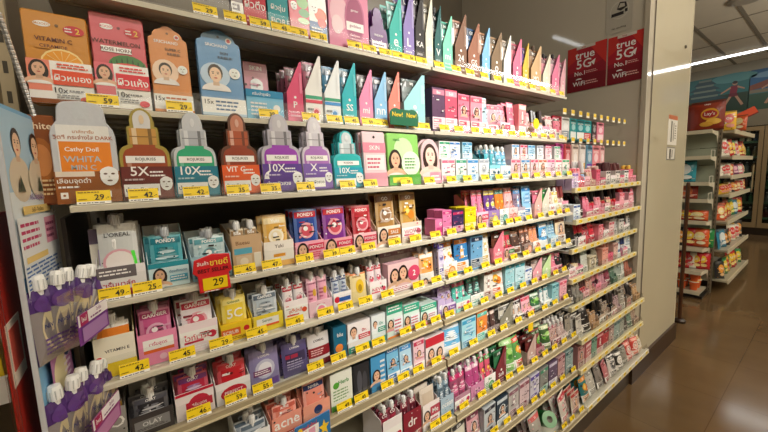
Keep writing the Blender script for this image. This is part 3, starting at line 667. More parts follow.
for (u0, u1, vt, vf, c, d1, d2, cb) in ((296, 325, 210, 241, '#e4486c', 'pink display box with a woman', 'navy and red sachet', '#24489c'), (324.5, 353, 207, 238, '#e03c50', 'red display box with a dark haired woman', 'violet and red sachet', '#7c2c8c'), (354, 377, 206, 233, '#e87c84', 'rose display box with a woman', 'crimson sachet', '#b4202c')):
    trayp(3, u0, u1, vt, vf, d1, '#e8a0a8', front_art(c, '#d83c5c', 'PONDS', 'face'), d2, cb, pack_art(cb, '#c8283c', "POND'S", 'circle', low='#c8283c', tcol=W), n=4, cap=None)
trayp(3, 378, 401, 194, 226, 'tan display box with white label', '#e0c8a4', front_art('#e4ccb0', '#c87c3c', 'SALE', 'face'), 'golden brown glossy sachet', '#b08448', pack_art('#a87c40', '#7c4c24', 'GO', 'circle', low='#c8a064'), n=3, cap=None)
trayp(3, 402, 422, 193, 222, 'pink and tan display box', '#e8c8b4', front_art('#e8d4c4', '#d8607c', 'WOW', 'band'), 'amber glossy sachet', '#c89c4c', pack_art('#b88840', '#8c5c2c', 'GO', 'fruit', low='#d8b87c'), n=3, cap=None)
cartonp(3, 435, 448, 219, 'small bright pink box', '#e87cac', lambda a: (a.R(.1, .2, .9, .5, '#c83c7c'), a.T('GO', .5, .7, .2, W)))

# row 5
trayp(4, 97, 139, 311, 336, 'cream and yellow display box', '#f0e4b0', lambda a: (a.R(0, .35, 1, 1, '#f4eedc'), a.R(0, 0, 1, .35, '#f0d030'), a.T('VITAMIN E', .55, .65, .12, K, maxw=.6), a.C(.1, .48, .09, '#d8202c')), 'orange and white sachet', '#f0eee8', lambda a: (a.R(0, .7, 1, .9, '#e8862c'), a.T('GARNIER', .5, .66, .05, '#3c6c34'), a.C(.7, .5, .2, '#f4b040')), n=2)
trayp(4, 140, 180, 299, 332, 'pink display box with white label', '#e88cb0', lambda a: (a.R(0, 0, 1, 1, '#ec90b4'), a.R(.12, .42, .9, .8, W), a.T('เซรั่มสูตร', .5, .64, .15, '#c83c6c'), a.R(.12, .38, .9, .48, '#e8682c'), a.C(.6, .2, .1, '#f4c4d4')), 'rose pink sachet with white cap', '#cc5c90', pack_art('#cc5c90', '#b03c74', 'GARNIER', 'circle', low='#e8a0c0'), n=3)
trayp(4, 181, 220, 290, 322, 'white and red display box with pink circle', W, front_art('#f4e4e8', '#d8304c', 'ไวท์เซรั่ม', 'band'), 'white and red sachet', '#f0e8ec', pack_art('#f0e8ec', '#c8304c', 'GARNIER', 'circle'), n=3)
trayp(4, 222, 253, 287, 322, 'yellow and orange display box', '#f4d030', lambda a: (a.R(0, 0, 1, 1, '#f6d028'), a.R(0, .3, .62, .7, '#e8702c'), a.T('SCRUB', .3, .5, .2, W, maxw=.5), a.C(.82, .55, .1, '#d82c2c'), a.L(.06, .08, .9, .24, 2, '#8c6c14')), 'yellow serum sachet', '#f0d440', lambda a: (a.R(.06, .82, .94, .93, '#f8e890'), a.T('GARNIER', .5, .87, .05, '#3c6c34'), a.T('5C', .5, .6, .22, W), a.R(0, .1, 1, .4, '#e8b828')), n=3, two=False)
trayp(4, 254, 284, 284, 314, 'bright yellow display box', '#f2d840', lambda a: (a.R(0, 0, 1, 1, '#f2d83c'), a.R(.1, .35, .85, .8, W), a.T('Serum', .45, .65, .16, '#2c6c3c'), a.R(.1, .3, .85, .42, '#e85c2c')), 'silver grey sachet with white cap', '#b8c4cc', pack_art('#b8c4cc', '#5c6c7c', 'GARNIER', 'wave'), n=3)
trayp(4, 285, 309, 276, 300, 'white box with red and orange labels', W, front_art('#f4ecec', '#d8502c', 'สูตรใหม่', 'band'), 'white and maroon sachet', '#ece4e4', pack_art('#ece4e4', '#b01c30', 'GARNIER', 'circle'), n=3, two=True)
trayp(4, 309.5, 333, 269, 300, 'pale pink box with ringed circle', '#f0c4d0', lambda a: (a.R(0, 0, 1, 1, '#f4ccd8'), a.T('Vitamin', .5, .75, .13, '#d04c74'), a.C(.5, .38, .24, W), a.C(.5, .38, .17, '#ec8cac')), 'pink sachet with gold drop', '#e8a8bc', lambda a: (a.E(.7, .6, .2, .1, '#d8a83c'), a.T('GARNIER', .5, .85, .06, '#8c3c5c'), a.L(.1, .4, .6, .7, 3, '#b85c7c')), n=3, two=True)
trayp(4, 334, 352, 268, 292, 'white box with red circle and blue label', W, lambda a: (a.R(0, 0, 1, 1, '#f4eeee'), a.C(.2, .6, .16, '#d8203c'), a.R(.3, .45, .95, .7, '#2c5cac'), a.C(.55, .2, .2, '#ec9cb4')), 'pale blue sachet with navy band', '#c4d0dc', pack_art('#c4d0dc', '#24386c', 'GARNIER', 'wave'), n=3, two=True)
pouchp(4, 353, 369, 268, 'golden serum drop sachet', '#e8d49c', lambda a: (a.E(.55, .55, .26, .24, '#e8c02c'), a.E(.55, .5, .12, .12, '#b08c1c'), a.T('GARNIER', .4, .9, .06, '#8c5c1c'), a.R(0, .95, 1, 1, '#d8783c')))
trayp(4, 370, 387, 258, 281, 'white box with pink ring print', W, front_art('#f8ecec', '#e0506c', 'NEW', 'band'), 'white and crimson sachet', '#f0dce0', pack_art('#f0dce0', '#c8203c', 'GARN', 'circle'), n=3, two=True)
cartonp(4, 388.5, 420, 262, 'pink box with two women and round seal', '#f0c0c8', lambda a: (a.R(0, 0, 1, 1, '#ecc8c8'), a.FACE(.2, .6, .13, top='#f4e0e0'), a.FACE(.46, .64, .14, top='#e8c0c4'), a.C(.82, .55, .2, '#d8486c'), a.T('2', .82, .55, .2, W), a.R(.05, .05, .7, .2, '#f8f0f0'), a.L(.08, .07, .66, .18, 2, '#c8405c')), d=.03)
x, y, z, w = span(4, 389, 420, .07)
for j in range(3):
    o = link('serum_sachet', pouch_mesh('serum_sachet', .062, .115, '#dccfd0', pack_art('#dccfd0', '#b08c94', 'Moon', 'circle')) if j == 0 else ms); ms = o.data
    place(o, x-.01, y-.055+j*.055, z+.001, .12); tag(o, f'pale rose sachet behind the two-women box, {ORD[j+1]} from left', 'sachet', 'pale rose sachets behind the two-women box')
trayp(4, 421, 438, 247, 282, 'cream display box with small face', '#e8e0cc', front_art('#ecd8c4', '#c8743c', 'glow', 'face'), 'orange labelled white sachet', '#e8a45c', pack_art('#e8a45c', '#f4ece0', 'GLOW', 'fruit'), n=3)
flatp(4, 439, 445.5, 243, 'white and violet tall packet', 'tube', '#dcd4ec', pack_art('#dcd4ec', '#5c4ca0', 'FN', 'circle'), n=2)

# row 6
trayp(5, 111, 130, 396, 408, 'small grey display box', '#8c8884', front_art('#a09c98', '#5c5854', 'O', 'plain'), 'gold and black sachet', '#3a3632', pack_art('#3a3632', '#b88c3c', 'OL', 'bottle', low='#5c544c'), n=1)
trayp(5, 131, 176, 384, 412, 'black display box with silver label', '#3a3638', lambda a: (a.R(0, 0, 1, 1, '#403a3a'), a.R(.1, .25, .9, .75, '#8c8a8c'), a.T('OLAY', .5, .56, .2, '#e4e4e4'), a.L(.15, .3, .85, .42, 2, '#3a3638')), 'black sachet with white cap', '#2c2a30', pack_art('#2c2a30', '#4a4a54', 'OLAY', 'wave', low='#3a3a44', tcol='#8c8ca0'), n=3)
trayp(5, 177, 216, 364, 390, 'red and white display box', '#e8d8d8', lambda a: (a.R(0, 0, 1, 1, '#f0e6e6'), a.C(.6, .45, .3, '#c82c44'), a.R(.25, .3, .95, .6, '#c82c44'), a.T('ซีรั่มสูตร', .6, .45, .16, W, maxw=.6), a.R(0, .9, 1, 1, '#c8203c')), 'crimson and lilac sachet', '#b82440', pack_art('#b82440', '#7c3c84', 'OLAY', 'wave', low='#e8e0e4'), n=3)
trayp(5, 217, 252, 352, 380, 'white display box with red bowl print', W, lambda a: (a.R(0, 0, 1, 1, '#f2eeee'), a.E(.5, .45, .38, .32, '#c8283c'), a.T('PERFECT', .5, .5, .14, W, maxw=.6), a.L(.3, .2, .7, .36, 2, '#f4c4c8')), 'bright red sachet with white top', '#c4202c', pack_art('#c4202c', '#d83c48', 'OLAY', 'none', low='#e8dcdc'), n=3)
pouchp(5, 253, 283, 344, 'lilac grey sachet with swirl', '#8c84b0', lambda a: (a.T("L'OREAL", .5, .85, .06, W), a.C(.5, .5, .34, '#c4c4d8'), a.C(.5, .5, .24, '#e8e8f0'), a.R(.1, .35, .7, .5, '#7c3c6c'), a.L(.14, .38, .66, .48, 2, W), a.R(.4, 0, .95, .2, '#6c4c9c')), n=3)
pouchp(5, 284, 310, 337, 'dark violet sachet with red label', '#5c5484', lambda a: (a.T("L'OREAL", .5, .85, .06, W), a.R(.12, .4, .9, .7, '#3c3458'), a.R(.12, .55, .6, .66, '#a82c4c'), a.L(.16, .2, .86, .5, 4, '#b0acc8')), n=4)
pouchp(5, 311, 333, 328, 'white and dark red sachet', '#e4e0e0', lambda a: (a.R(0, .3, 1, .6, '#94202c'), a.T("L'OREAL", .5, .8, .07, K), a.L(.1, .35, .8, .55, 3, '#e8c4c4'), a.R(0, 0, 1, .2, '#7c1c28')), n=4)
cartonp(5, 334, 347, 327, 'tall petrol blue box with orange spot', '#1c6c8c', lambda a: (a.C(.4, .35, .3, '#f08c3c'), a.T('blu', .5, .75, .12, W), a.L(.1, .1, .9, .25, 3, '#bcdce8')), n=2)
for (u0, u1, vt, d1, c1, c2) in ((348, 371, 322, 'white box with a doctor in white', '#f2ecec', '#c8303c'), (372, 386, 315, 'white and teal box with a doctor', '#e8f0f0', '#2c9c84')):
    cartonp(5, u0, u1, vt, d1, c1, (lambda cc: (lambda a: (a.FACE(.25, .7, .16, short=True, top='#f0f4f8'), a.T('Dr.', .72, .7, .1, cc), a.R(.45, .42, .98, .58, cc), a.L(.5, .44, .95, .56, 2, W), a.R(0, .05, 1, .25, '#3ca08c'), a.L(.1, .08, .9, .22, 2, W))))(c2), n=2)
for (u0, u1, d1) in ((387, 403, 'mint box with woman, left of three'), (404, 420, 'mint box with woman, middle of three'), (421, 437, 'mint box with woman, right of three')):
    cartonp(5, u0, u1, 304, d1, '#dcf0e8', lambda a: (a.R(0, .72, 1, 1, '#3cac8c'), a.L(.08, .78, .9, .95, 2, W), a.FACE(.22, .45, .16, top='#ec9cb0'), a.R(.42, .1, 1, .6, '#e8ecf0'), a.L(.45, .15, .95, .55, 4, '#c84c64'), a.R(0, 0, 1, .08, '#e88c3c')), n=2, d=.035)
cartonp(5, 438, 444, 300, 'narrow lilac box', '#c8b4dc', lambda a: (a.C(.5, .6, .3, W), a.L(.1, .1, .9, .4, 4, '#6c4c9c')), n=2)

# row 7
trayp(6, 240, 272, 412, 432, 'white display box with blue letters', W, front_art('#f0f0f0', '#2c5c9c', 'aqua', 'band'), 'grey blue sachet with white cap', '#b4bcc4', pack_art('#b4bcc4', '#5c6c7c', 'C', 'wave'), n=3)
trayp(6, 273, 303, 394, 414, 'coral display box', '#ec9c84', front_art('#f0a08c', '#c8443c', 'acne', 'plain'), 'coral orange sachet with white cap', '#e8907c', pack_art('#e8907c', '#c85c4c', 'ACNE', 'circle', low='#f4b8a4'), n=3)
trayp(6, 304, 331, 380, 402, 'peach display box with navy spot', '#f0a890', lambda a: (a.R(0, 0, 1, 1, '#f0a48c'), a.C(.55, .65, .16, '#24386c'), a.L(.1, .1, .9, .35, 3, '#a83c3c')), 'peach sachet with white top', '#ec9480', pack_art('#ec9480', '#2c3c74', 'NIVEA', 'none', low='#f4c4b4'), n=3, cap=None)
cartonp(6, 332, 354, 372, 'white box with green leaf logo', '#eef0e4', lambda a: (a.C(.25, .7, .14, '#5cac3c'), a.T('Herb', .6, .75, .1, '#3c8c3c'), a.L(.1, .3, .9, .6, 4, '#8cac7c'), a.R(0, .05, 1, .22, '#6cb850')), n=2, d=.03)
cartonp(6, 355, 371, 364, 'black box with silver figures', '#2c2c30', lambda a: (a.E(.35, .55, .16, .3, '#54545c'), a.E(.68, .5, .16, .28, '#48484e'), a.L(.1, .05, .9, .2, 2, '#c8c8cc')), n=2)
cartonp(6, 372, 387, 356, 'sky blue box with a woman in profile', '#4c9cd0', lambda a: (a.FACE(.35, .5, .24, top='#4c84b4'), a.L(.6, .1, .95, .9, 6, W)), n=2)
flatp(6, 388, 400, 346, 'blue sachet with a face', 'rect', '#7cc0e4', pack_art('#7cc0e4', '#2c7cc0', 'CLEAN', 'face'), n=3)
flatp(6, 401, 413, 344, 'pale blue sachet with a face', 'rect', '#b8dcf0', pack_art('#a4d0ec', '#3c8ccc', 'AQUA', 'face'), n=3)
cartonp(6, 414, 425, 340, 'pink box with a dark haired face', '#f0ccd4', pack_art('#f0ccd4', '#c83c5c', 'SKN', 'face'), n=2)
cartonp(6, 426, 445, 336, 'red and white box with two faces', '#f0e4e4', lambda a: (a.R(0, .7, 1, 1, '#c82c3c'), a.FACE(.28, .45, .15), a.FACE(.72, .4, .15), a.R(0, 0, 1, .12, '#c82c3c')), n=2)
# row 8 (only the end of it is in view)
trayp(7, 384, 403, 402, 418, 'white display box with red letters', '#f0e8e8', front_art('#f0e8e8', '#c8243c', 'Collagen', 'band'), 'dark red sachet with white cap', '#94283c', pack_art('#94283c', '#6c1c2c', 'CO', 'none', low='#b85c6c'), n=4, two=True)
trayp(7, 404, 422, 392, 410, 'maroon display box', '#7c1c2c', front_art('#8c2434', '#c87c7c', 'dr', 'plain'), 'maroon sachet with white cap', '#5c1c28', pack_art('#5c1c28', '#8c3c4c', 'DR', 'none', low='#7c3c48'), n=4, two=True)
trayp(7, 423, 440, 386, 402, 'pale pink display box with a face', '#e8d4d0', front_art('#e8d4d0', '#b84c5c', 'Me', 'face'), 'cream sachet', '#c8b8a4', none, n=2, cap=None)
trayp(7, 441, 454, 374, 396, 'pale blue display box', '#a4bccc', front_art('#acc4d4', '#3c5c7c', 'ocean', 'plain'), 'slate blue sachet with white cap', '#4c6474', pack_art('#4c6474', '#8ca4b4', 'O', 'wave', low='#6c8494'), n=4, two=True)
# ------------------------------------------------------------------ middle and right bays
# kind: t display box with capped sachets, u same without caps, b carton, p loose foil packets, s slanted box, w wands in a box, r rolls, v soft pouches
_mc = {}
def sized(key, make, w, h):
    """unit artwork mesh reused at one size class"""
    k = (key, round(w, 3), round(h, 3))
    if k not in _mc: _mc[k] = make(w, h)
    return _mc[k]
WORDS = ['Glow', 'SKIN', 'Pure', 'Me', 'AHA', 'VIT', 'Rose', 'Aqua', 'Bio', 'NEW', 'Lip', 'CC', 'UV', 'Soft']
MOT = {'f': 'face', 'c': 'circle', 'l': 'leaf', 'o': 'fruit', 'm': 'mask', 'b': 'bottle', 'w': 'wave', 'd': 'dots', 'n': 'none'}
MDESC = {'f': 'with a face', 'c': 'with a round print', 'l': 'with leaf print', 'o': 'with fruit print', 'm': 'with a mask print', 'b': 'with bottle print', 'w': 'with waves', 'd': 'with dots', 'n': ''}
def wand_mesh(w, h, c, cc):
    mb = MB(); r = min(w/2, .0115)
    mb.lathe([(r*.7, 0), (r*.8, .004), (r*.8, h*.5), (r*.6, h*.52), (r*.6, h*.54), (r, h*.56), (r, h*.97), (r*.8, h)], c, seg=10, cols=[c, c, c, '#c8a868', '#c8a868', cc, cc, cc])
    a = Art(mb, r*1.1, h*.4, z0=.01, surf=lambda u, v: r*.8); a.L(.1, .1, .9, .9, 3, W); return mb.mesh('makeup_wand', 'plastic')
def roll_mesh(c, r=.032, L=.075):
    mb = MB(); mb.lathe([(r*.4, 0), (r, .001), (r, L-.001), (r*.4, L), (.0005, L-.01)], c, seg=18, cols=[shade(c, 1.3), c, shade(c, 1.45), '#6c665c'])
    return mb.mesh('cotton_roll', 'foil')
def auto(bay, k, items, y0, y1, H0, back=.02, d=.11):
    z, dx = row_at(bay, k); x = dx-back; zb = z+.0135; tot = sum(it[4] if len(it) > 4 else 1 for it in items); y = y0
    for it in items:
        kind, base, acc, mot = it[:4]; wt = it[4] if len(it) > 4 else 1; hk = it[5] if len(it) > 5 else 1
        w = (y1-y0)*wt/tot; yc = y+w/2; y += w; i = nxt(bay, k); wd = WORDS[(i*5+k*3) % len(WORDS)]
        h = H0*hk; cn = colour_name(base); an = colour_name(acc); wh = where(bay, k, i); m = MOT[mot]; md = MDESC[mot]
        if kind in 'tu':
            hf = h*.42; face = 'face' if mot == 'f' else ('blob' if mot in 'co' else ('band' if mot in 'bwd' else 'plain'))
            fc = base if mot == 'f' or bay == 'right' else W if (i % 3 == 0) else shade(base, 1.35)
            t = link('display_tray', tray_mesh('display_tray', w*.95, hf, h*.86, d, fc, art=front_art(fc, acc, wd, face, tcol=acc if fc == W or face != 'face' else W), inner='#d8d4cc')); place(t, x, yc, zb)
            tag(t, f'{cn} display box {md} front, {wh}'.replace('  ', ' '), 'display box', f'display boxes in the {bay} bay')
            sb = base; two = w > .062; sn = 'spout_sachet' if kind == 't' else 'mask_sachet'
            for sd in ((-1, 1) if two else (0,)):
                ws = w*.45 if two else w*.85
                sm = sized(('p', sb, acc, mot, wd), lambda a, b: pouch_mesh(sn, a, b, sb, pack_art(sb, acc, wd, m, low=shade(sb, 1.5))), ws, h*(.86 if kind == 't' else .97))
                dd = f'{cn} sachet'+(' with cap' if kind == 't' else '')
                add_pack(sm, sn, dd + ({-1: ' left', 1: ' right', 0: ''}[sd]), 'sachet', bay, k, i, x-.014, yc+sd*w*.235, zb+.002, .13, 3, .024, '#efeeea' if kind == 't' else None, (0, 0), h*(.86 if kind == 't' else .97), jit=.002, stag=.004, yaw=rnd.uniform(-.12, .12), grp=f'sachets in display boxes of the {bay} bay')
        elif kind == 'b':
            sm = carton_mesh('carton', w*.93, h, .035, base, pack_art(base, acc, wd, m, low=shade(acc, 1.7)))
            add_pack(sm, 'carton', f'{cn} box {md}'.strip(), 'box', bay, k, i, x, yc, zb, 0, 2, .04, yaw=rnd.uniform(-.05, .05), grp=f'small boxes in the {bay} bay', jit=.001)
        elif kind == 'p':
            sm = pouch_mesh('foil_packet', w*.95, h, base, pack_art(base, acc, wd, m))
            add_pack(sm, 'foil_packet', f'{cn} foil packet {md}'.strip(), 'packet', bay, k, i, x-.01, yc, zb, .1, 3, .02, yaw=rnd.uniform(-.15, .15), stag=.004, grp=f'foil packets in the {bay} bay')
        elif kind == 's':
            slantp(bay, k, yc, w*.93, h, x, zb, f'{cn} slanted display box', base, triart(base, wd), (f'{an} sachet', acc, pack_art(acc, shade(acc, .6), wd, m, low=shade(acc, 1.3))), i, n=3, d=d)
        elif kind == 'w':
            hf = h*.46; fc = ['#f4e8ea', '#ec9cb4', '#e06c88', '#f0c4cc'][(i+k) % 4] if k < 5 else ['#b8a090', '#c8b4a0', '#a89090'][i % 3]
            t = link('display_tray', tray_mesh('display_tray', w*.95, hf, hf*1.2, d, fc, front_art(fc, ['#c8304c', '#2a2426', '#d86c88'][(i*2+k) % 3], wd, 'plain' if i % 2 else 'band', tcol='#c8304c'))); place(t, x, yc, zb)
            tag(t, f'{colour_name(fc)} display box holding makeup wands, {wh}', 'display box', f'display boxes in the {bay} bay')
            nn = max(2, int(w/.022)); sm = sized(('w', base, acc), lambda a, b: wand_mesh(.024, b, base, acc), .024, h*1.04); c0 = None
            for q in range(nn*2):
                o = link('makeup_wand', sm) ; rr = q//nn; yy = yc+(q % nn-(nn-1)/2)*(w*.85/nn)
                o.location = (x-.018-rr*.026, yy, zb+.002); o.rotation_euler = (-.16+rnd.uniform(-.08, .08), rnd.uniform(-.25, .12), PI/2)
                tag(o, f'{cn} wand with {an} cap, {ORD[q % nn+1]} in {["front","back"][rr]} line, {wh}'.replace(' from left', ''), 'makeup wand', f'makeup wands in the {bay} bay')
        elif kind == 'r':
            o = link('cotton_roll', roll_mesh(base, min(.034, w*.48), h)); o.location = (x-.09, yc, zb+min(.034, w*.48)*.95); o.rotation_euler = (0, 1.0, -.5)
            tag(o, f'{cn} wrapped roll lying on its side, {wh}', 'roll', f'rolls in the {bay} bay')
        elif kind == 'v':
            for q in range(3):
                r_ = rnd.random(); sm = sized(('v', base, acc, q), lambda a, b: pouch_mesh('soft_pouch', a, b, base, pack_art(base, acc, wd, m), t=.014), w*.9, h)
                o = link('soft_pouch', sm); place(o, x-.012-q*.03, yc+rnd.uniform(-.006, .006), zb+.006, .2+.08*q+r_*.1, rnd.uniform(-.25, .25))
                tag(o, f'{cn} soft pouch {md}, {["front one","second back","third back"][q]}, {wh}'.replace('  ', ' ').replace(' ,', ',').replace(' from left', ''), 'pouch', f'soft pouches in the {bay} bay')
YM = (.912, 1.79)
mid = {
 1: [('b','#5c3c5c','#c87c94','n',1.0),('b','#c8506c','#f0a0b0','n',1.0),('b','#e87c94','#c83c5c','f',1.1,.95),('b','#ec94a4','#d04c68','f',1.1,.95),('p','#a8ccdc','#e0a0a4','n',.8),('p','#e89cac','#b83c5c','f',1,.85),('u','#f0a4b8','#d0486c','f',1.1,.9),('p','#e8708c','#f4c4d0','d',.9),('b','#ec8c90','#f8d8cc','b',1,.95),('u','#e0b0b4','#c85c74','f',1,.8),('w','#c87c84','#2a2224','n',1.1,.85),('w','#e8c8c0','#3a2c2c','n',1,.85),('u','#d8c8c4','#b83c50','c',1,.8),('p','#d0607c','#2a2024','n',.9,.75)],
 2: [('b','#f0eeec','#e0708c','b',1,.55),('b','#f4f2ee','#3c9c7c','b',.9,.55),('b','#e8f0f4','#3c8cc8','b',.9,.55),('b','#e8ecf0','#a0a8b4','c',.9,.55),('t','#4cb4c4','#2c7c9c','w',1,.95),('t','#6cbcd4','#2c84b4','w',1,.9),('b','#f0c8d0','#d8607c','f',1,.55),('b','#ecdcd8','#4c8cc0','f',1,.55),('b','#f4ccd0','#d84c6c','f',1,.55),('b','#f4e4e0','#c86c50','f',1,.55),('b','#f0d4dc','#d85c8c','d',1,.55),('b','#f4eeea','#d8506c','b',1,.55),('b','#f0e0dc','#3ca06c','b',1,.55)],
 3: [('b','#e880b0','#c83c7c','n',.7,.55),('b','#3c2c5c','#b82c5c','n',.9,.5),('b','#f4e020','#d8c010','n',1,.55),('u','#ec88ac','#d83c5c','f',1,.95),('u','#6c3c94','#f0d830','c',1,.95),('u','#ee8430','#1c8c80','o',.9,.95),('u','#f0b8b8','#d86450','c',.9,.95),('u','#8c7890','#4c8cc8','b',.8,.9),('p','#94c8e8','#2c7cc0','w',1,.95),('s','#f0b0a8','#e87c94','n',.9,.85),('s','#e0d8c8','#2c8c3c','l',.9,.85),('t','#e8d8c8','#d8485c','n',.9,.8),('t','#f0e8d8','#d8b83c','c',.8,.8),('w','#e8d0cc','#8c3c3c','n',.9,.8)],
 4: [('u','#f0f0ec','#e8902c','o',.9,.95),('p','#3c84c0','#f0902c','b',.9,.95),('b','#6ca4cc','#24344c','n',.9,.95),('p','#e8e4dc','#c8a848','b',.8,1),('s','#e87c8c','#6c3c2c','n',.9,.95),('u','#c83c50','#3c8c4c','f',.9,.9),('v','#4c342c','#a8806c','n',.9,.8),('u','#6c4c40','#d88c6c','c',.9,.85),('u','#e8a074','#d86c3c','c',.9,.85),('p','#5ca4d8','#e8f0f4','w',1,.9),('u','#a8d0e0','#3c84b8','w',.9,.9),('p','#e8d4b4','#7c4c34','f',1.2,.95)],
 5: [('u','#c8b4d8','#8c5ca8','f',.9,.9),('t','#5cc4b4','#d8507c','b',1,.95),('u','#4c5454','#2ca08c','w',1,.85),('b','#e8e4dc','#8c5444','b',.7,1),('p','#e8e8e4','#dc5c2c','o',1,.95),('b','#9cd0d8','#3c94a8','d',.9,.95),('b','#c0e0e8','#4ca4b4','d',.9,.9),('b','#e8ecf0','#3c64a8','b',.8,.6),('s','#e8a4b0','#c8b0a8','n',1,.85),('s','#c8e4a8','#8c9878','n',1,.85),('u','#ec8ca4','#d02c5c','c',.9,.8),('v','#2c2628','#e0607c','n',.8,.7)],
 6: [('p','#6cb8e4','#e8f0f8','w',1,.95),('b','#a8dce8','#3c9cc8','w',1,.95),('b','#e88c4c','#5cc4b4','o',.8,1),('u','#5c4440','#e8d4c8','n',.9,.8),('s','#8c8878','#c8c4b8','n',1.1,.9),('u','#e8e0dc','#2c2426','f',1,.75),('u','#f0b8c4','#d83c5c','f',.9,.75),('v','#3c6c4c','#c8d8c8','l',.9,.7),('u','#e8ecec','#3c8c94','b',.9,.8),('b','#98d0d8','#2c7c8c','d',.8,.85),('b','#f0b4c0','#d8506c','d',.9,.85)],
 7: [('t','#98506c','#c8306c','w',1.1,.95),('t','#b84c84','#e8bcd0','n',1,1.0),('t','#dc5c7c','#4c9c4c','o',.9,1.05),('s','#7c3038','#3c7c54','n',.9,1),('v','#6ca858','#a8d090','l',1,.95),('v','#5c9c54','#d83c2c','o',.9,.9),('s','#c8a8a0','#6c2c2c','n',.9,.85),('u','#94404c','#3c6c3c','l',.9,.85),('v','#3c5c34','#c8d0a8','l',.9,.8),('t','#c8a8a0','#9c3c54','f',1,.8),('t','#d0b8b4','#7c5c5c','d',.9,.75),('p','#9c9488','#3c3834','n',.8,.8)],
 8: [('p','#dcd8c8','#3c3c3c','n',1),('p','#e0a8b0','#7c3c54','f',1),('b','#c8d0d4','#2c2c3c','f',1),('b','#2c3c4c','#c8d4dc','f',1),('b','#bcb8b4','#8c5c6c','b',1),('b','#d8c0c4','#8c4c5c','n',1),('b','#d0ccd8','#5c4ca0','b',1),('b','#8c8c88','#3c8c6c','n',1),('b','#64506c','#c8c0d8','n',1),('b','#c8a0a4','#7c2c3c','n',1),('b','#9cb4b4','#2c5c64','d',1)],
 9: [('v','#c8b8b0','#8c4c4c','n',1.2),('v','#8c3c3c','#d8c8c0','n',1.2),('v','#7ca46c','#3c5c34','l',1.1),('r','#c84450','#e8e0d8','n',1.3,.9),('v','#a8a49c','#c85c5c','n',1.1),('r','#2c7c3c','#e8e0d8','n',1.3,.9),('v','#d8d0c8','#c83c4c','d',1.2),('p','#d8c8b8','#b83c3c','f',1,.8)],
}
HM = {1: .142, 2: .14, 3: .15, 4: .13, 5: .128, 6: .122, 7: .15, 8: .125, 9: .13}
for k, items in mid.items(): auto('middle', k, items, YM[0], YM[1], HM[k])
# upper tier of the third shelf: cartons stacked on the front cartons
z, dx = SROW[2]; zb = z+.0135+.14*.55+.002
up = [('#f0efec', '#2ca070', 'b'), ('#f4f4f2', '#3c7cc8', 'b'), ('#a8d4e4', '#2c84b4', 'w'), ('#f0e4e4', '#4c94c8', 'f'), ('#f0c0cc', '#c83c5c', 'f'), ('#bcdcec', '#3c8cc0', 'w'), ('#e4e4e8', '#8c94a8', 'b'), ('#f0ccd4', '#d86480', 'd'), ('#d8d4d4', '#3ca070', 'b')]
ys = [.945, .995, 1.06, 1.36, 1.42, 1.48, 1.55, 1.62, 1.7]
for j, (b_, a_, m_) in enumerate(up):
    o = link('carton', carton_mesh('carton', .052, .058, .035, b_, pack_art(b_, a_, WORDS[j], MOT[m_]))); place(o, dx-.034, ys[j], zb)
    tag(o, f'{colour_name(b_)} box stacked in the upper tier, {ORD[j+1]} from left, third shelf, middle bay', 'box', 'small boxes stacked in the upper tier')

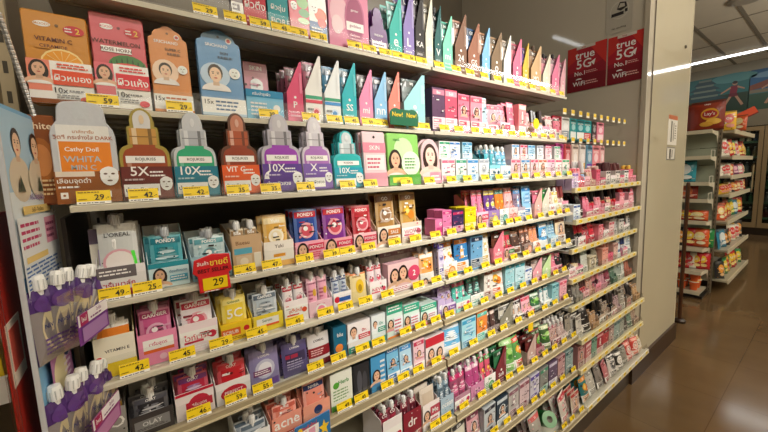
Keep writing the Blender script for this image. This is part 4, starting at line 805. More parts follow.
YR = (1.812, 2.672)
right = {
 0: [('b','#d8c0dc','#8c6cb0','b',1,.6),('u','#e89cac','#d8384c','c',1.1,.8),('w','#9cc0e0','#dcdcdc','n',.9),('u','#d8b8a8','#c83c5c','n',1,.75),('b','#e86c8c','#c82c4c','n',.9,.7),('w','#b83c4c','#c8a8a0','n',1,.8),('b','#f0e8e4','#2a2426','b',1,.62),('w','#3a2024','#4c282c','n',1,.95),('b','#f0e4e0','#2a2426','b',1,.62),('w','#341c20','#5c2c2c','n',1,.9),('b','#f4f0ee','#2a2426','b',1,.62),('b','#ec7c94','#d83c5c','n',1,.66),('w','#c8a03c','#e0b84c','n',.9,.8)],
 1: [('b','#e8f0f4','#3c5ca0','b',1.1,.6),('v','#1c181a','#3a3436','n',1,1),('u','#ec88a4','#c82c54','d',1.1,.85),('w','#e04058','#1c181c','n',1,1),('u','#e8a0b0','#d83c50','n',1.1,.75),('w','#b82c3c','#2a2022','n',1,1),('u','#e8d0b0','#c84c5c','f',1,.7),('w','#d8283c','#241c1e','n',1,1),('b','#f0a4b4','#d8485c','d',1,.8),('w','#2a2022','#b82030','n',1,.95),('b','#f0b8c4','#d84c64','b',1,.75),('p','#e8a4b8','#c83c5c','n',1,.95)],
 2: [('v','#1c1a1c','#3c383a','n',1.3,1),('w','#2a2426','#c82c3c','n',1.2,.95),('u','#d85c6c','#8c1c2c','c',1,.75),('v','#e03048','#7c1c2c','n',1,.9),('b','#ec94a4','#c83c4c','c',1,.7),('w','#c82838','#2a2022','n',1,.9),('b','#e8c8c8','#c83c50','b',1,.7),('p','#bcbcbc','#5c5c5c','n',1,.9),('b','#d8d4d0','#3a3436','b',1,.7),('w','#d88c9c','#2c2628','n',1,.85),('p','#e0dcdc','#2c2c2c','w',1,.9)],
 3: [('w','#3a2c2a','#1c1a1c','n',1,1),('w','#e8d8b8','#2a2628','n',1.1,.9),('p','#c8ccc4','#7c8c84','n',1,.9),('b','#e8dcc0','#7c6c4c','c',1,.6),('v','#8c8878','#3c3c34','n',1.1,.9),('b','#e8a898','#c86c5c','n',1,.75),('w','#6c2c30','#b88478','n',1,1),('b','#dcb8ac','#8c4c44','n',1,.8),('p','#5c84b4','#e8eef4','w',1,.9),('w','#c8c8cc','#2c3c6c','n',1,.95),('p','#e8ecec','#7c94a8','w',1,1)],
 4: [('v','#4c4644','#c8c0bc','n',1,1),('u','#98948c','#3a3634','n',1.1,.9),('w','#c84c54','#5c3c3c','n',1,.9),('u','#dcb0a0','#8c4c3c','c',1,.8),('w','#5c2c38','#d8909c','n',1,1),('u','#c890a0','#8c4c64','n',1.1,.8),('v','#8c3c50','#4c1c2c','n',1,.9),('u','#5c7c6c','#3c5c50','n',1,.9),('p','#a4b0a8','#4c6c5c','n',1,1),('p','#e0e4e0','#8c9c94','w',1,1),('u','#b87464','#7c3c34','n',1,.9)],
 5: [('p','#d8d4cc','#7c746c','d',1,.9),('v','#242022','#3c3636','n',1.2,1),('u','#c09c78','#7c5c3c','n',1,.7),('w','#1c1a1a','#2c2828','n',1.1,1),('u','#b8a898','#5c4c44','f',1,.8),('w','#201c1c','#302a2a','n',1.1,1),('u','#b89ca0','#6c4c54','n',1,.75),('p','#a0988c','#4c443c','w',1,.95),('w','#2c2624','#8c7c74','n',1,1),('v','#241e20','#3c3436','n',1,1),('u','#c8a47c','#8c6444','n',1,.8)],
 6: [('b','#c89090','#7c3c3c','f',1,.9),('b','#c86c74','#e8c0c4','d',1,.8),('b','#7ca894','#3c6454','n',.8,.8),('b','#a82838','#e0a4a8','b',1,.85),('b','#b83c44','#4c1c20','n',.9,.85),('b','#b89c98','#6c4c4c','b',1,.8),('b','#9cb0ac','#4c6c6c','n',1,.85),('b','#a4a8a0','#5c6c64','n',.9,.85),('v','#5c5450','#2c2826','n',1,.8),('v','#7c9484','#3c5448','n',1,.9),('u','#b8a090','#6c5444','n',1.1,.8)],
 7: [('v','#2c7c84','#e09030','o',1.1,.9),('v','#c8c4bc','#8c8880','n',1.2,.9),('v','#8c8480','#5c5450','n',1.1,.85),('v','#c87c84','#8c3c44','n',1.1,.8),('v','#e8e4e0','#2c2a2c','c',1.1,.8),('v','#2c2a2a','#e0dcd8','c',1,.75),('v','#9c9890','#5c5c54','n',1.1,.8),('v','#c8443c','#e8a49c','c',1.1,.8),('v','#d84c44','#f0b0a0','c',1.1,.8),('v','#e8e0d4','#c89c4c','n',1,.7)],
}
HR = {0: .135, 1: .134, 2: .13, 3: .132, 4: .122, 5: .132, 6: .135, 7: .14}
for k, items in right.items(): auto('right', k, items, YR[0], YR[1], HR[k], d=.075 if k < 6 else .1)

# long brush packs leaning in a line behind the small boxes of the right bay
BR = {0: ['#f0e8e4', '#3a2024', '#e8b4c0', '#4c262c', '#c8a03c'], 1: ['#1c181a', '#d8283c', '#2a2426', '#b82030', '#e8506c'], 2: ['#1c1a1c', '#e03048', '#2a2426', '#c82838', '#5c1c24'], 3: ['#2c2422', '#e8dcc8', '#6c2c30', '#c8ccc8', '#1c1a1c'], 4: ['#4c4644', '#c84c54', '#d8d4cc', '#5c2c38', '#3c3836'], 5: ['#1c1a1a', '#2c2828', '#3c3430', '#201c1c', '#8c7c6c']}
for k, cs in BR.items():
    z, dx = CROW[k]
    for j in range(20):
        c = cs[(j*3+j//4) % 5]; h = HR[k]*(.97+.08*rnd.random()); me = sized(('br', c, k, j % 2), lambda a, b: pouch_mesh('brush_pack', a, b, c, lambda a_: (a_.R(.1, .05, .9, .4, shade(c, 1.6)), a_.L(.15, .1, .85, .36, 3, '#c83c5c'), a_.E(.5, .72, .3, .16, shade(c, .5)), a_.R(.4, .42, .6, .7, '#c8b8a8')), t=.007), .04, HR[k])
        o = link('brush_pack', me); place(o, dx-.098-.012*(j % 3), 1.84+.042*j, z+.0135, .02+.1*rnd.random(), rnd.uniform(-.5, .3)); o.rotation_euler.y = rnd.uniform(-.3, .1)
        tag(o, f'{colour_name(c)} brush pack leaning behind the front boxes, {ORD[j+1]} from left, {ORD[k+1]} shelf, right bay', 'brush pack', 'brush packs leaning in the right bay')

# peg hooks with hanging packs above the right bay
HOOKZ = [1.74, 1.605]
def hook(y, z, i, r, L=.27):
    root = empty('peg_hook', (-.36, y, z)); mb = MB()
    mb.tube([(0, 0, 0), (L, 0, .004), (L+.012, 0, .012)], .002, '#a8a49c'); mb.tube([(0, 0, .022), (L+.012, 0, .024), (L+.014, 0, .02)], .0015, '#a8a49c'); mb.build('wire', 'steel', root)
    mb = MB(); mb.box(L+.012, L+.0135, -.017, .017, .002, .03, '#f0ead8'); mb.box(L+.0135, L+.0142, -.016, .016, .011, .029, '#ecc83c'); mb.build('hook_tag', 'print', root)
    tag(root, f'peg hook with yellow and white tag, {ORD[i+1]} of the {["upper","lower"][r]} row, right bay', 'hook', 'peg hooks of the right bay')
hy = [1.83+.085*i for i in range(10)]
def hang_pack(y, x, z, w, h, base, acc, i, r, j, long=False):
    me = sized(('h', base, acc, r), lambda a, b: flat_pack('hanging_pack', a, b, rrect(.1, .4), base, lambda a_: (a_.R(.1, .86, .9, .92, shade(base, .6)), a_.R(.08, .1, .92, .4, acc), a_.L(.15, .14, .85, .36, 3, W), a_.E(.5, .6, .28, .14, shade(base, 1.6)), a_.L(.15, .74, .85, .82, 2, W)), .008), w, h)
    o = link('hanging_pack', me); place(o, x, y, z-h, 0, rnd.uniform(-.12, .12))
    tag(o, f'{colour_name(base)} pack hanging {["front","second","third"][j]} on the {ORD[i+1]} {["upper","lower"][r]} peg hook', 'hanging pack', 'packs hanging on peg hooks')
for i, y in enumerate(hy):
    hook(y, HOOKZ[0], i, 0); hook(y+.01, HOOKZ[1], i, 1)
    c0 = [('#b8283c', '#f0e0e0'), ('#e4e4e4', '#8c94a0'), ('#2c9ca0', '#e8f0f0'), ('#1c8c98', '#f0f0f0'), ('#2ca4a8', '#d83c3c'), ('#2a2628', '#6c3c4c'), ('#e8849c', '#f4ccd4'), None, None, None][i]
    if c0:
        for j in range(3): hang_pack(y, -.12-j*.05, HOOKZ[0], .078, .115, *c0, i, 0, j)
    c1 = [('#b83c84', '#e8a8cc'), ('#c84c54', '#f0dcd0'), ('#e8d4c8', '#8c2c34'), ('#e4dcd8', '#b83044'), ('#6c9cb8', '#6c3ca0'), ('#e89098', '#c83c54'), ('#e8a8ac', '#f4d8d8'), None, None, None][i]
    if c1:
        for j in range(3): hang_pack(y+.01, -.11-j*.05, HOOKZ[1], .08, .175, *c1, i, 1, j)
# ------------------------------------------------------------------ the setting
CEIL = 3.5
def slab(name, x0, x1, y0, y1, z0, z1, c, m='wall'):
    mb = MB(); mb.box(x0, x1, y0, y1, z0, z1, c); return struct(mb.build(name, m))
slab('floor', -6, 7, -4, 12, -.05, 0, '#7c6850', 'floor')
slab('ceiling', -6, 7, -4, 12, CEIL, CEIL+.05, '#d6cdb8', 'matte')
slab('wall_left', -1.6, -1.45, 1.3, 2.74, 0, CEIL, '#7c7466')
slab('wall_back', -1.6, -.46, -4, 1.3, 0, CEIL, '#7a7264')
slab('wall_front', -6, 7, -4.1, -4, 0, CEIL, '#9c9484')
slab('wall_right', 7, 7.1, -4, 12, 0, CEIL, '#a89f8c')
slab('wall_far', -6, 7, 11.2, 11.3, 0, CEIL, '#6c6454')
# end wall beside the shelving and the cream column
slab('wall_end', -1.6, -.005, 2.712, 2.78, 0, CEIL, '#cbc2b0', 'gloss')
mb = MB(); mb.box(-.03, -.003, 2.70, 2.712, .3, CEIL, '#b5ac9a'); struct(mb.build('trim_corner', 'metal'))
slab('wall_column', -.75, -.018, 2.78, 3.72, 0, CEIL, '#d0c7ae', 'gloss')
mb = MB(); mb.box(-.019, -.0165, 2.78, 2.86, .1, CEIL, '#a0978a'); struct(mb.build('trim_panel', 'wall'))
mb = MB(); mb.box(-.019, -.012, 2.84, 2.845, .1, CEIL, '#857c6c'); struct(mb.build('trim_seam', 'metal'))
mb = MB(); mb.box(-.76, -.002, 2.704, 3.73, 0, .14, '#3e2c1f'); struct(mb.build('baseboard_column', 'plastic'))
mb = MB(); mb.box(-.03, -.016, 3.71, 3.722, .13, CEIL, '#d8cfb6'); struct(mb.build('trim_edge', 'metal'))
# ceiling grid
for i, y in enumerate([2.2, 3.4, 4.7, 5.95, 7.18, 8.35, 9.75]):
    mb = MB(); mb.box(-6, 7, y-.012, y+.012, CEIL-.006, CEIL+.001, '#8a8272'); struct(mb.build(f'trim_{i+1}', 'matte'))
for i, x in enumerate([-4.4, -3.2, -1.95, -.72, .0, 1.25, 2.5, 3.75, 5]):
    x = x if x != .0 else -.2
    mb = MB(); mb.box(x-.022, x+.022, -4, 12, CEIL-.008, CEIL+.001, '#8a8272'); struct(mb.build(f'trim_{i+10}', 'matte'))
# ceiling lights: real fittings plus matching area lamps
def fitting(x0, x1, y0, y1, z, label, power, color=(1, .95, .87), lit=True):
    root = empty('ceiling_light', ((x0+x1)/2, (y0+y1)/2, z)); X, Y = (x1-x0)/2, (y1-y0)/2
    mb = MB(); mb.box(-X, X, -Y, Y, -.03, -.002, '#e4e0d4'); mb.build('housing', 'metal', root)
    mb = MB(); s = .014; mb.box(-X+s, X-s, -Y+s, Y-s, -.045, -.03, '#ffffff'); mb.build('light_tube', 'tube', root)
    tag(root, label, 'light', 'ceiling lights')
    L = bpy.data.lights.new('ceiling_lamp', 'AREA'); L.shape = 'RECTANGLE'; L.size = x1-x0; L.size_y = y1-y0; L.energy = power; L.color = color
    o = link('ceiling_lamp', L); o.location = ((x0+x1)/2, (y0+y1)/2, z-.06)
fitting(-3.2, 4.2, 9.25, 9.36, CEIL, 'long white tube light across the ceiling before the drinks fridges', 40)
fitting(1.75, 1.87, -1.6, 2.9, CEIL, 'white tube light above the aisle by the mask display', 42)
fitting(1.9, 2.02, 3.9, 6.1, CEIL, 'white tube light above the aisle beyond the column', 22)
q0, q1 = hit(554, 37, 2, 2.75), hit(605, 55, 2, 2.75)
root = empty('ceiling_light', (q0.x, 5.424-q0.y, 2.75)); ex, ey = q1.x-q0.x, (5.424-q1.y)-(5.424-q0.y)
mb = MB(); mb.tube([(0, 0, 0), (ex, ey, 0)], .016, '#ffffff', 10); mb.build('light_tube', 'tube', root)
mb = MB(); mb.tube([(0, 0, .03), (ex, ey, .03)], .02, '#d8d4c8', 8)
mb.tube([(ex*.2, ey*.2, .03), (ex*.2, ey*.2, CEIL-2.75)], .003, '#888888'); mb.tube([(ex*.8, ey*.8, .03), (ex*.8, ey*.8, CEIL-2.75)], .003, '#888888'); mb.build('housing', 'metal', root)
tag(root, 'short tube light hung above the back of the display', 'light', 'ceiling lights')
mb = MB(); mb.lathe([(.17, 0), (.19, -.012), (.14, -.03), (.0005, -.032)], '#a8a090', seg=28)
p = hit(748, -2, 2, CEIL); o = mb.build('ceiling_speaker', 'metal', None, (p.x, p.y, CEIL)); tag(o, 'round grey ceiling speaker at top right', 'speaker')

# added fill spots, no fittings, that brighten the middle and right of the display
def spot(loc, to, e, ang, blend, size, color):
    L = bpy.data.lights.new('display_fill', 'SPOT'); L.energy = e; L.spot_size = ang; L.spot_blend = blend; L.shadow_soft_size = size; L.color = color
    o = link('display_fill', L); o.location = loc; d = Vector(to)-Vector(loc); o.rotation_euler = d.to_track_quat('-Z', 'Y').to_euler()
spot((1.8, 1.35, 2.9), (-.05, 1.2, 1.5), 265, .76, 1.0, .1, (1, .97, .92))
L = bpy.data.lights.new('ceiling_fill', 'AREA'); L.shape = 'RECTANGLE'; L.size = 3; L.size_y = 8; L.energy = 430; L.color = (1, .94, .84); o = link('ceiling_fill', L); o.location = (3.4, 4, 2.3); o.rotation_euler = (PI, 0, 0)  # added upward fill without a fitting, brightens the ceiling and end wall
spot((1.7, 2.5, 3.0), (-.05, 2.35, 1.4), 85, .55, 1.0, .1, (1, .96, .9))  # second added spot, evens out the light on the right bay
w = bpy.data.worlds.new('world'); bpy.context.scene.world = w; w.use_nodes = True
w.node_tree.nodes['Background'].inputs[0].default_value = (1, .93, .82, 1); w.node_tree.nodes['Background'].inputs[1].default_value = .3

# ------------------------------------------------------------------ posters and notices
def poster(x0, x1, z0, z1, label):
    root = link('poster', None); w, h = x1-x0, z1-z0
    mb = MB(); mb.box(-w/2, w/2, -.002, 0, 0, h, '#b01c2c')
    a = Art(mb, w, h, surf=lambda u, v: .002)
    a.R(0, 0, 1, .35, '#7c1422'); a.poly([(0, .35), (1, .35), (1, .62), (.6, .5), (0, .42)], '#94182a'); a.poly([(0, 1), (0, .6), (.35, .78), (.2, 1)], '#c83028'); a.poly([(.55, 1), (1, 1), (1, .5), (.8, .72)], '#d0342c')
    a.R(.24, .94, .72, 1, '#d8ccc0'); a.T('true', .42, .97, .03, '#b01c2c'); a.T('true', .46, .79, .15, W, maxw=.5); a.T('5G', .44, .6, .2, W, maxw=.5); a.poly([(.62, .6), (.74, .66), (.7, .52)], W)
    a.T('No.1', .34, .40, .09, W); a.L(.5, .37, .8, .44, 2, '#e8b0a8'); a.T('WiFi', .32, .17, .1, W); a.E(.32, .26, .08, .03, W, a0=0, a1=PI); a.L(.5, .12, .82, .22, 2, '#e8b0a8')
    b = mb.build('poster', 'print'); b.location = ((x0+x1)/2, 2.7105, z0); bpy.data.objects.remove(root); tag(b, label, 'poster')
poster(-.226, .024-.032, 2.018, 2.315, 'red true 5G poster on the grey wall, right one beside the column')
poster(-.485, -.235, 2.02, 2.32, 'red true 5G poster partly behind the shelf, left one of two')
mb = MB(); mb.box(-.075, .075, -.001, 0, 0, .25, '#b8b1a2'); a = Art(mb, .15, .25, surf=lambda u, v: .001); a.frame('#c8c2b4', .02)
a.T('ห้ามสูบบุหรี่', .5, .9, .07, '#4a4640'); a.C(.5, .55, .36, '#c8c2b4'); a.C(.5, .55, .32, '#b8b1a2'); a.R(.2, .42, .66, .5, K); a.R(.7, .46, .8, .54, K)
a.poly([(.4, .58), (.55, .52), (.78, .58), (.74, .7), (.5, .74)], K); a.poly([(.45, .6), (.7, .6), (.68, .68), (.52, .7)], '#b8b1a2'); a.T('No smoking', .5, .12, .06, '#4a4640')
o = mb.build('notice_sticker', 'print', None, (-.17, 2.711, 2.335)); tag(o, 'pale no smoking sticker on the grey wall above the posters', 'sign')
def col_sticker(u0, u1, v0, v1, label, art):
    a0, a1 = hit(u0, v1, 0, -.018), hit(u1, v1, 0, -.018); t = hit((u0+u1)/2, v0, 0, -.018); w_, h_ = a1.y-a0.y, t.z-(a0.z+a1.z)/2
    mb = MB(); mb.box(-w_/2, w_/2, -.001, 0, 0, h_, '#efece4'); a = Art(mb, w_, h_, surf=lambda u, v: .001); art(a)
    o = mb.build('notice_sticker', 'print'); place(o, -.0175, (a0.y+a1.y)/2, (a0.z+a1.z)/2); tag(o, label, 'sign')
col_sticker(667, 676, 115, 145, 'tall white notice with orange top stuck on the cream column', lambda a: (a.R(0, .86, 1, 1, '#c8744c'), a.R(.3, .1, .42, .8, '#6c665c'), a.R(.55, .15, .62, .75, '#8c867c'), a.L(.7, .2, .9, .7, 6, '#8c867c')))
col_sticker(666, 674, 147, 160, 'small white notice below the tall one on the cream column', lambda a: (a.R(.3, .1, .5, .85, '#4c4640'), a.R(.6, .2, .7, .8, '#8c867c'), a.frame('#8c867c', .04)))
mb = MB(); mb.lathe([(.012, 0), (.012, .006), (.008, .012), (.0005, .013)], '#6c6454', seg=12); p = hit(685, 47, 0, -.018)
o = mb.build('wall_button', 'plastic', None, (-.018, p.y, p.z)); o.rotation_euler = (0, PI/2, 0); tag(o, 'small dark round button high on the cream column', 'button')
# brown pole just past the column
root = empty('barrier_pole', (-.075, 4.16, 0)); mb = MB(); mb.lathe([(.016, .03), (.016, 1.3), (.012, 1.32)], '#4c2e1c', seg=12); mb.build('pole', 'metal', root)
mb = MB(); mb.lathe([(.05, 0), (.05, .02), (.032, .035)], '#2a1c14', seg=16); mb.build('base', 'metal', root); tag(root, 'thin dark brown pole standing beside the cream column', 'pole')

# wobbler signs
z, dx = SROW[1]
y0, y1 = along(392, dx+.02, z), along(421, dx+.02, z); w_ = y1-y0
me = flat_pack('shelf_sign', w_, .052, mirror([(.98, 0), (1, .5)] + arc_pts(.78, .55, .22, .4, 0, 120, 5)), '#1f6b4c', lambda a: (a.T('New!', .26, .6, .26, '#f4d43c', maxw=.42), a.T('New!', .74, .6, .26, '#f4d43c', maxw=.42)), .002)
o = link('shelf_sign', me); place(o, dx+.009, (y0+y1)/2, z+.018); tag(o, 'green double arched sign reading New twice on the shelf edge', 'sign')
z, dx = SROW[3]
y0, y1 = along(197, dx+.01, z), along(233, dx+.01, z); w_ = y1-y0
me = flat_pack('shelf_sign', w_, .078, [(.08, 0), (.95, 0), (.92, .45), (1.02, .5), (.98, .95), (.5, 1), (0, .88), (-.06, .55), (.06, .45)], '#d8242c', lambda a: (a.T('สินค้า', .22, .78, .15, W, maxw=.3), a.T('ขายดี', .66, .78, .24, '#f8e04c', maxw=.5), a.T('BEST SELLER', .5, .58, .1, '#3a1014'), a.R(.18, .06, .86, .38, '#f4d21a'), a.T('29', .6, .24, .2, '#2a2410'), a.L(.2, .0, .8, .05, 1, W)), .002)
o = link('shelf_sign', me); place(o, dx+.006, (y0+y1)/2, z-.006); tag(o, 'red banner price sign with yellow Thai lettering below the grey blue box', 'sign')
z, dx = SROW[6]
y0, y1 = along(298, dx+.015, z), along(330, dx+.015, z); w_ = y1-y0
me = flat_pack('shelf_sign', w_*1.15, .075, [(0, .05), (1, 0), (1, .95), (0, 1)], '#2474b4', lambda a: (a.R(.08, .4, .65, .75, W), a.T('สินค้าใหม่', .38, .82, .14, '#e8503c', maxw=.55), a.R(.12, .44, .3, .7, '#f0b8a8'), a.R(.36, .44, .54, .7, '#e8a8c0'), a.poly([(.8+.16*(1 if q % 2 == 0 else .45)*math.cos(PI/2+q*PI/5), .45+.3*(1 if q % 2 == 0 else .45)*math.sin(PI/2+q*PI/5)) for q in range(10)], '#f8d02c'), a.C(.12, .8, .07, '#f8d02c')), .002)
o = link('shelf_sign', me); place(o, dx+.012, (y0+y1)/2, z-.012, 0, .12); tag(o, 'blue sign with yellow star on the lower left shelf edge', 'sign')
mb = MB(); mb.lathe([(.022, 0), (.022, .002)], '#f0dc20', seg=20); z, dx = SROW[1]
o = mb.build('shelf_sign', 'print', None, (dx+.004, along(535, dx, z+.05), z+.07)); o.rotation_euler = (0, PI/2, 0); tag(o, 'round yellow sign above the second shelf of the middle bay', 'sign')
mb = MB(); mb.box(-.018, .018, 0, .001, 0, .036, '#f0c81c'); z, dx = SROW[6]
o = mb.build('shelf_sign', 'print'); place(o, dx+.004, along(530, dx, z), z-.03); tag(o, 'square yellow card hanging under the seventh shelf, middle bay', 'sign')

# ------------------------------------------------------------------ left end: blue promotion board with sachet pockets
BP, BQ = Vector((-.085, -.026, 0)), Vector((.085, -.047, 0)); bd = (BP-BQ).normalized(); bw = (BP-BQ).length
byaw = math.atan2(bd.y, bd.x)     # board's X runs from the aisle edge to the shelf; its front (-Y local) looks along the aisle
root = empty('promotion_board', (BQ.x, BQ.y, .98)); root.rotation_euler = (0, 0, byaw); bh = .61
mb = MB(); mb.prism([((x)*bw, y*bh) for x, y in rrect(.05, .3)], 0, .002, 'y', '#7cb4dc')
a = Art(mb, bw, bh, x0=bw/2); a.R(.02, .72, .98, .99, '#a8cce4'); a.R(.02, .60, .98, .80, '#dfe8ee')
for cx_, hc_ in ((.3, '#2a1c18'), (.68, '#2c1e1a')): a.E(cx_, .83, .22, .055, '#d8cbb4'); a.FACE(cx_, .915, .095, hair=hc_, short=True, top='#d8cbb4', skin='#e8c4a4')
a.poly([(.2, .80), (.26, .84), (.33, .80)], '#3a4a3c'); a.poly([(.62, .80), (.68, .84), (.74, .80)], '#3a4a3c')
a.T('ครีมบำรุงผิว', .55, .785, .02, '#6c3c94', maxw=.8); a.R(.2, .745, .85, .765, '#f0d080'); a.T('วันนี้ - สิ้นเดือน', .52, .755, .012, '#7c5c1c', maxw=.6)
a.R(.04, .55, .96, .74, '#eef0f2'); a.L(.08, .66, .55, .73, 4, '#c83c6c'); a.R(.62, .66, .92, .73, '#e8a0b8'); a.L(.64, .67, .9, .72, 3, '#8c2c5c'); a.R(.1, .63, .6, .645, '#f0d080'); a.L(.06, .565, .94, .625, 6, '#3c6cb0')
a.R(.04, .515, .96, .545, '#f4ecec'); a.L(.08, .52, .8, .54, 2, '#5c5c6c'); a.R(.35, .455, .65, .49, '#e8e8e8')
for q in range(14): a.R(.37+q*.019, .46, .378+q*.019+.004*(q % 3), .488, '#2a2a2e')
a.L(.15, .43, .85, .445, 1, '#2c4c8c'); a.L(.1, .09+.13, .6, .245, 1, '#2c4c8c')
for (v0, v1) in ((.26, .40), (.02, .17)):
    a.R(.18, v0, .75, v1, '#b878b0'); a.E(.4, (v0+v1)/2-.01, .18, (v1-v0)*.35, '#e8dcb0'); a.L(.5, v0+.02, .72, v1-.03, 5, '#f0e4f0'); a.C(.62, v1-.035, .09, '#1c3c7c'); a.R(.42, v1, .5, v1+.018, '#f0f0f0')
mb.build('board', 'print', root)
mb = MB(); mb.box(-.0015, .001, -.003, .003, -.02, bh+.005, '#c8ccd0'); mb.build('edge_strip', 'plastic', root)
tag(root, 'tall blue promotion board with two men at the left shelf end', 'board')
def bpos(s, out, z):      # point s along the board from its aisle edge, out in front of it
    n = Vector((-bd.y, bd.x, 0)); n = n if n.y > 0 else -n
    q = BQ + (BP-BQ)*s + n*out; return Vector((q.x, q.y, z))
CC = ['#7c3c94', '#9c3c84']
def pocket(z, h, label, cards, lab2, which):
    c = bpos(.5, 0, z); root = empty('sachet_pocket', c); yaw2 = math.atan2(.37, -.93)
    mb = MB(); W2, D = .072, .03
    mb.face([(-W2, -D, 0), (W2-.01, -D-.03, 0), (W2-.01, -D-.03, h), (-W2, -D, h)], '#ffffff'); mb.face([(-W2, -D, 0), (-W2, 0, 0), (-W2, 0, h), (-W2, -D, h)], '#ffffff'); mb.face([(W2-.01, -D-.03, 0), (W2-.01, 0, 0), (W2-.01, 0, h), (W2-.01, -D-.03, h)], '#ffffff'); mb.face([(-W2, 0, 0), (W2-.01, 0, 0), (W2-.01, -D-.03, 0), (-W2, -D, 0)], '#ffffff')
    o = mb.build('clear_pocket', 'clear', root); o.rotation_euler = (0, 0, byaw)
    mb = MB(); mb.box(0, .086, -.0012, 0, .0, .048, CC[which]); a = Art(mb, .086, .048, surf=lambda u, v: .0012, x0=.043); a.R(0, .62, 1, 1, '#f0ecf0'); a.T('โลชั่น', .68, .88, .14, '#7c2c7c', maxw=.5); a.L(.38, .66, .95, .78, 1, '#7c2c7c'); a.R(.05, .62, .3, 1, '#a81c5c'); a.T('ใหม่', .17, .82, .18, W, maxw=.2); a.R(.08, .08, .92, .54, shade(CC[which], 1.35))
    o = mb.build('front_card', 'print', root); o.rotation_euler = (0, 0, yaw2); o.location = (.072-c.x, .002-c.y, 0)
    tag(root, label, 'pocket')
    sm = pouch_mesh('spout_sachet', .05, .11, '#4c2c70', lambda a: (a.R(0, 0, 1, .72, '#8c8484'), a.E(.5, .45, .32, .3, '#d8c8a0'), a.T('NIVEA', .5, .5, .06, '#2c3c7c'), a.L(.2, .1, .8, .35, 4, '#6c4c94'), a.E(.5, .8, .4, .12, '#5c3484')), t=.008)
    first = None
    for j in range(6):
        if not first: first = o = link('spout_sachet', sm); c_ = link('spout_cap', get_cap('#f2f2f0'), o, (0, -.001, .108)); c_.scale = (1.25, 1.25, 1.2); KIDS[o.name] = [c_]
        else: o = copy_tree(first)
        q = bpos(.15+.075*j, .012+.0055*j, z-.012); o.location = q; o.rotation_euler = (-.04+.05*(j % 2), .0+.11*j, byaw-.35)
        tag(o, f'purple and beige spout sachet in {lab2}, {ORD[j+1]} from left', 'sachet', 'spout sachets in the clear pockets')
zA = hit(80, 338, 0, .03).z; zB = hit(95, 432, 0, .03).z
pocket(zA, .085, 'clear plastic pocket with purple card on the blue board, upper one', 6, 'the upper pocket', 0)
pocket(zB-.005, .075, 'clear plastic pocket with magenta card on the blue board, lower one', 6, 'the lower pocket', 1)
# card and sachets hanging behind the pocket at the left end of the fourth shelf
x, y, z, w = span(3, 60, 100, .03)
me = carton_mesh('display_card', .068, .125, .002, '#ece6da', lambda a: (a.R(0, .78, 1, 1, '#6c6078'), a.T('เซรั่ม', .35, .9, .07, '#c8a8e0', maxw=.5), a.R(.7, .9, 1, 1, '#e0302c'), a.T('ใหม่', .85, .95, .05, W, maxw=.24), a.R(.2, .05, .95, .6, '#b8a8d4'), a.R(.35, .3, .8, .5, W)))
o = link('display_card', me); place(o, x-.02, .052, z+.001, .05); tag(o, 'cream card with purple top and red flag behind the spout sachets', 'card')
sm = pouch_mesh('serum_sachet', .05, .088, '#b8a4d4', pack_art('#b8a4d4', '#8c6cb8', 'NIVEA', 'circle')); add_pack(sm, 'serum_sachet', 'lilac sachet with white cap before cream card', 'sachet', 'left', 3, 1, x-.008, .056, z+.001, .06, 1, .02, '#f2f2f0', (0, 0), .088)
# beige posts, chain and red side board at the far left
def post(x, y, w, z0, z1, c, label):
    mb = MB(); mb.box(-w/2, w/2, -w/2, w/2, 0, z1-z0, c)
    for i in range(int((z1-z0)/.05)): mb.box(w/2, w/2+.0005, -.003, .003, .02+i*.05, .04+i*.05, '#4a4438')
    tag(mb.build('shelf_post', 'metal', None, (x, y, z0)), label, 'post')
post(-.12, -.062, .018, 0, 2.05, '#b8a888', 'beige slotted shelf post at the far left behind the chain')
post(-.30, -.1, .022, 0, 2.05, '#8c7a58', 'darker brown shelf post at far left beside the orange bag')
mb = MB(); mb.box(0, .39, -.012, -.006, 0, 1.42, '#1c1613'); mb.box(0, .2, -.082, -.076, 1.42, 1.98, '#5c4a34'); mb.build('side_panel_and_shade', 'metal', bpy.data.objects['shelving_bay'])  # lower black sheet stands in for the dark shelf interior; upper part is brown panel
mb = MB(); pa, pb = bpos(.82, .004, 1.575), hit(-1, 14, 0, -.02)
n = 46
for i in range(n):
    p = pa.lerp(pb, i/(n-1)); r = .0042; mb.lathe([(.0004, -r), (r*.8, -r*.55), (r, 0), (r*.8, r*.55), (.0004, r)], '#eceef0' if i % 2 else '#c0c4c8', seg=7, o=tuple(p))
tag(mb.build('bead_chain', 'steel'), 'silver bead chain holding up the blue board', 'chain')
root = empty('side_board', (.09, -.066, .95)); mb = MB(); mb.box(-.09, .02, -.002, 0, 0, .49, '#a8281c'); a_ = 1
mb.box(-.06, .01, 0, .0006, .25, .34, '#e8d8c8'); mb.box(-.05, -.0, .0006, .001, .27, .33, '#c85040'); mb.build('board', 'print', root)
mb = MB(); mb.box(.02, .024, -.004, .004, -.02, .47, '#cfd0cc'); mb.build('edge_strip', 'clear', root)
tag(root, 'red side board with clear edge at the far left bottom', 'board')
root = empty('neighbour_shelf', (.0, -.092, 1.155)); mb = MB(); mb.box(-.4, 0, -.5, 0, 0, .018, '#d8d2c4'); mb.build('deck', 'metal', root); mb = MB(); mb.box(0, .012, -.5, 0, -.01, .03, '#e8e4d8'); mb.build('price_rail', 'metal', root)
tag(root, 'end of a cream shelf at the far left edge', 'shelf')
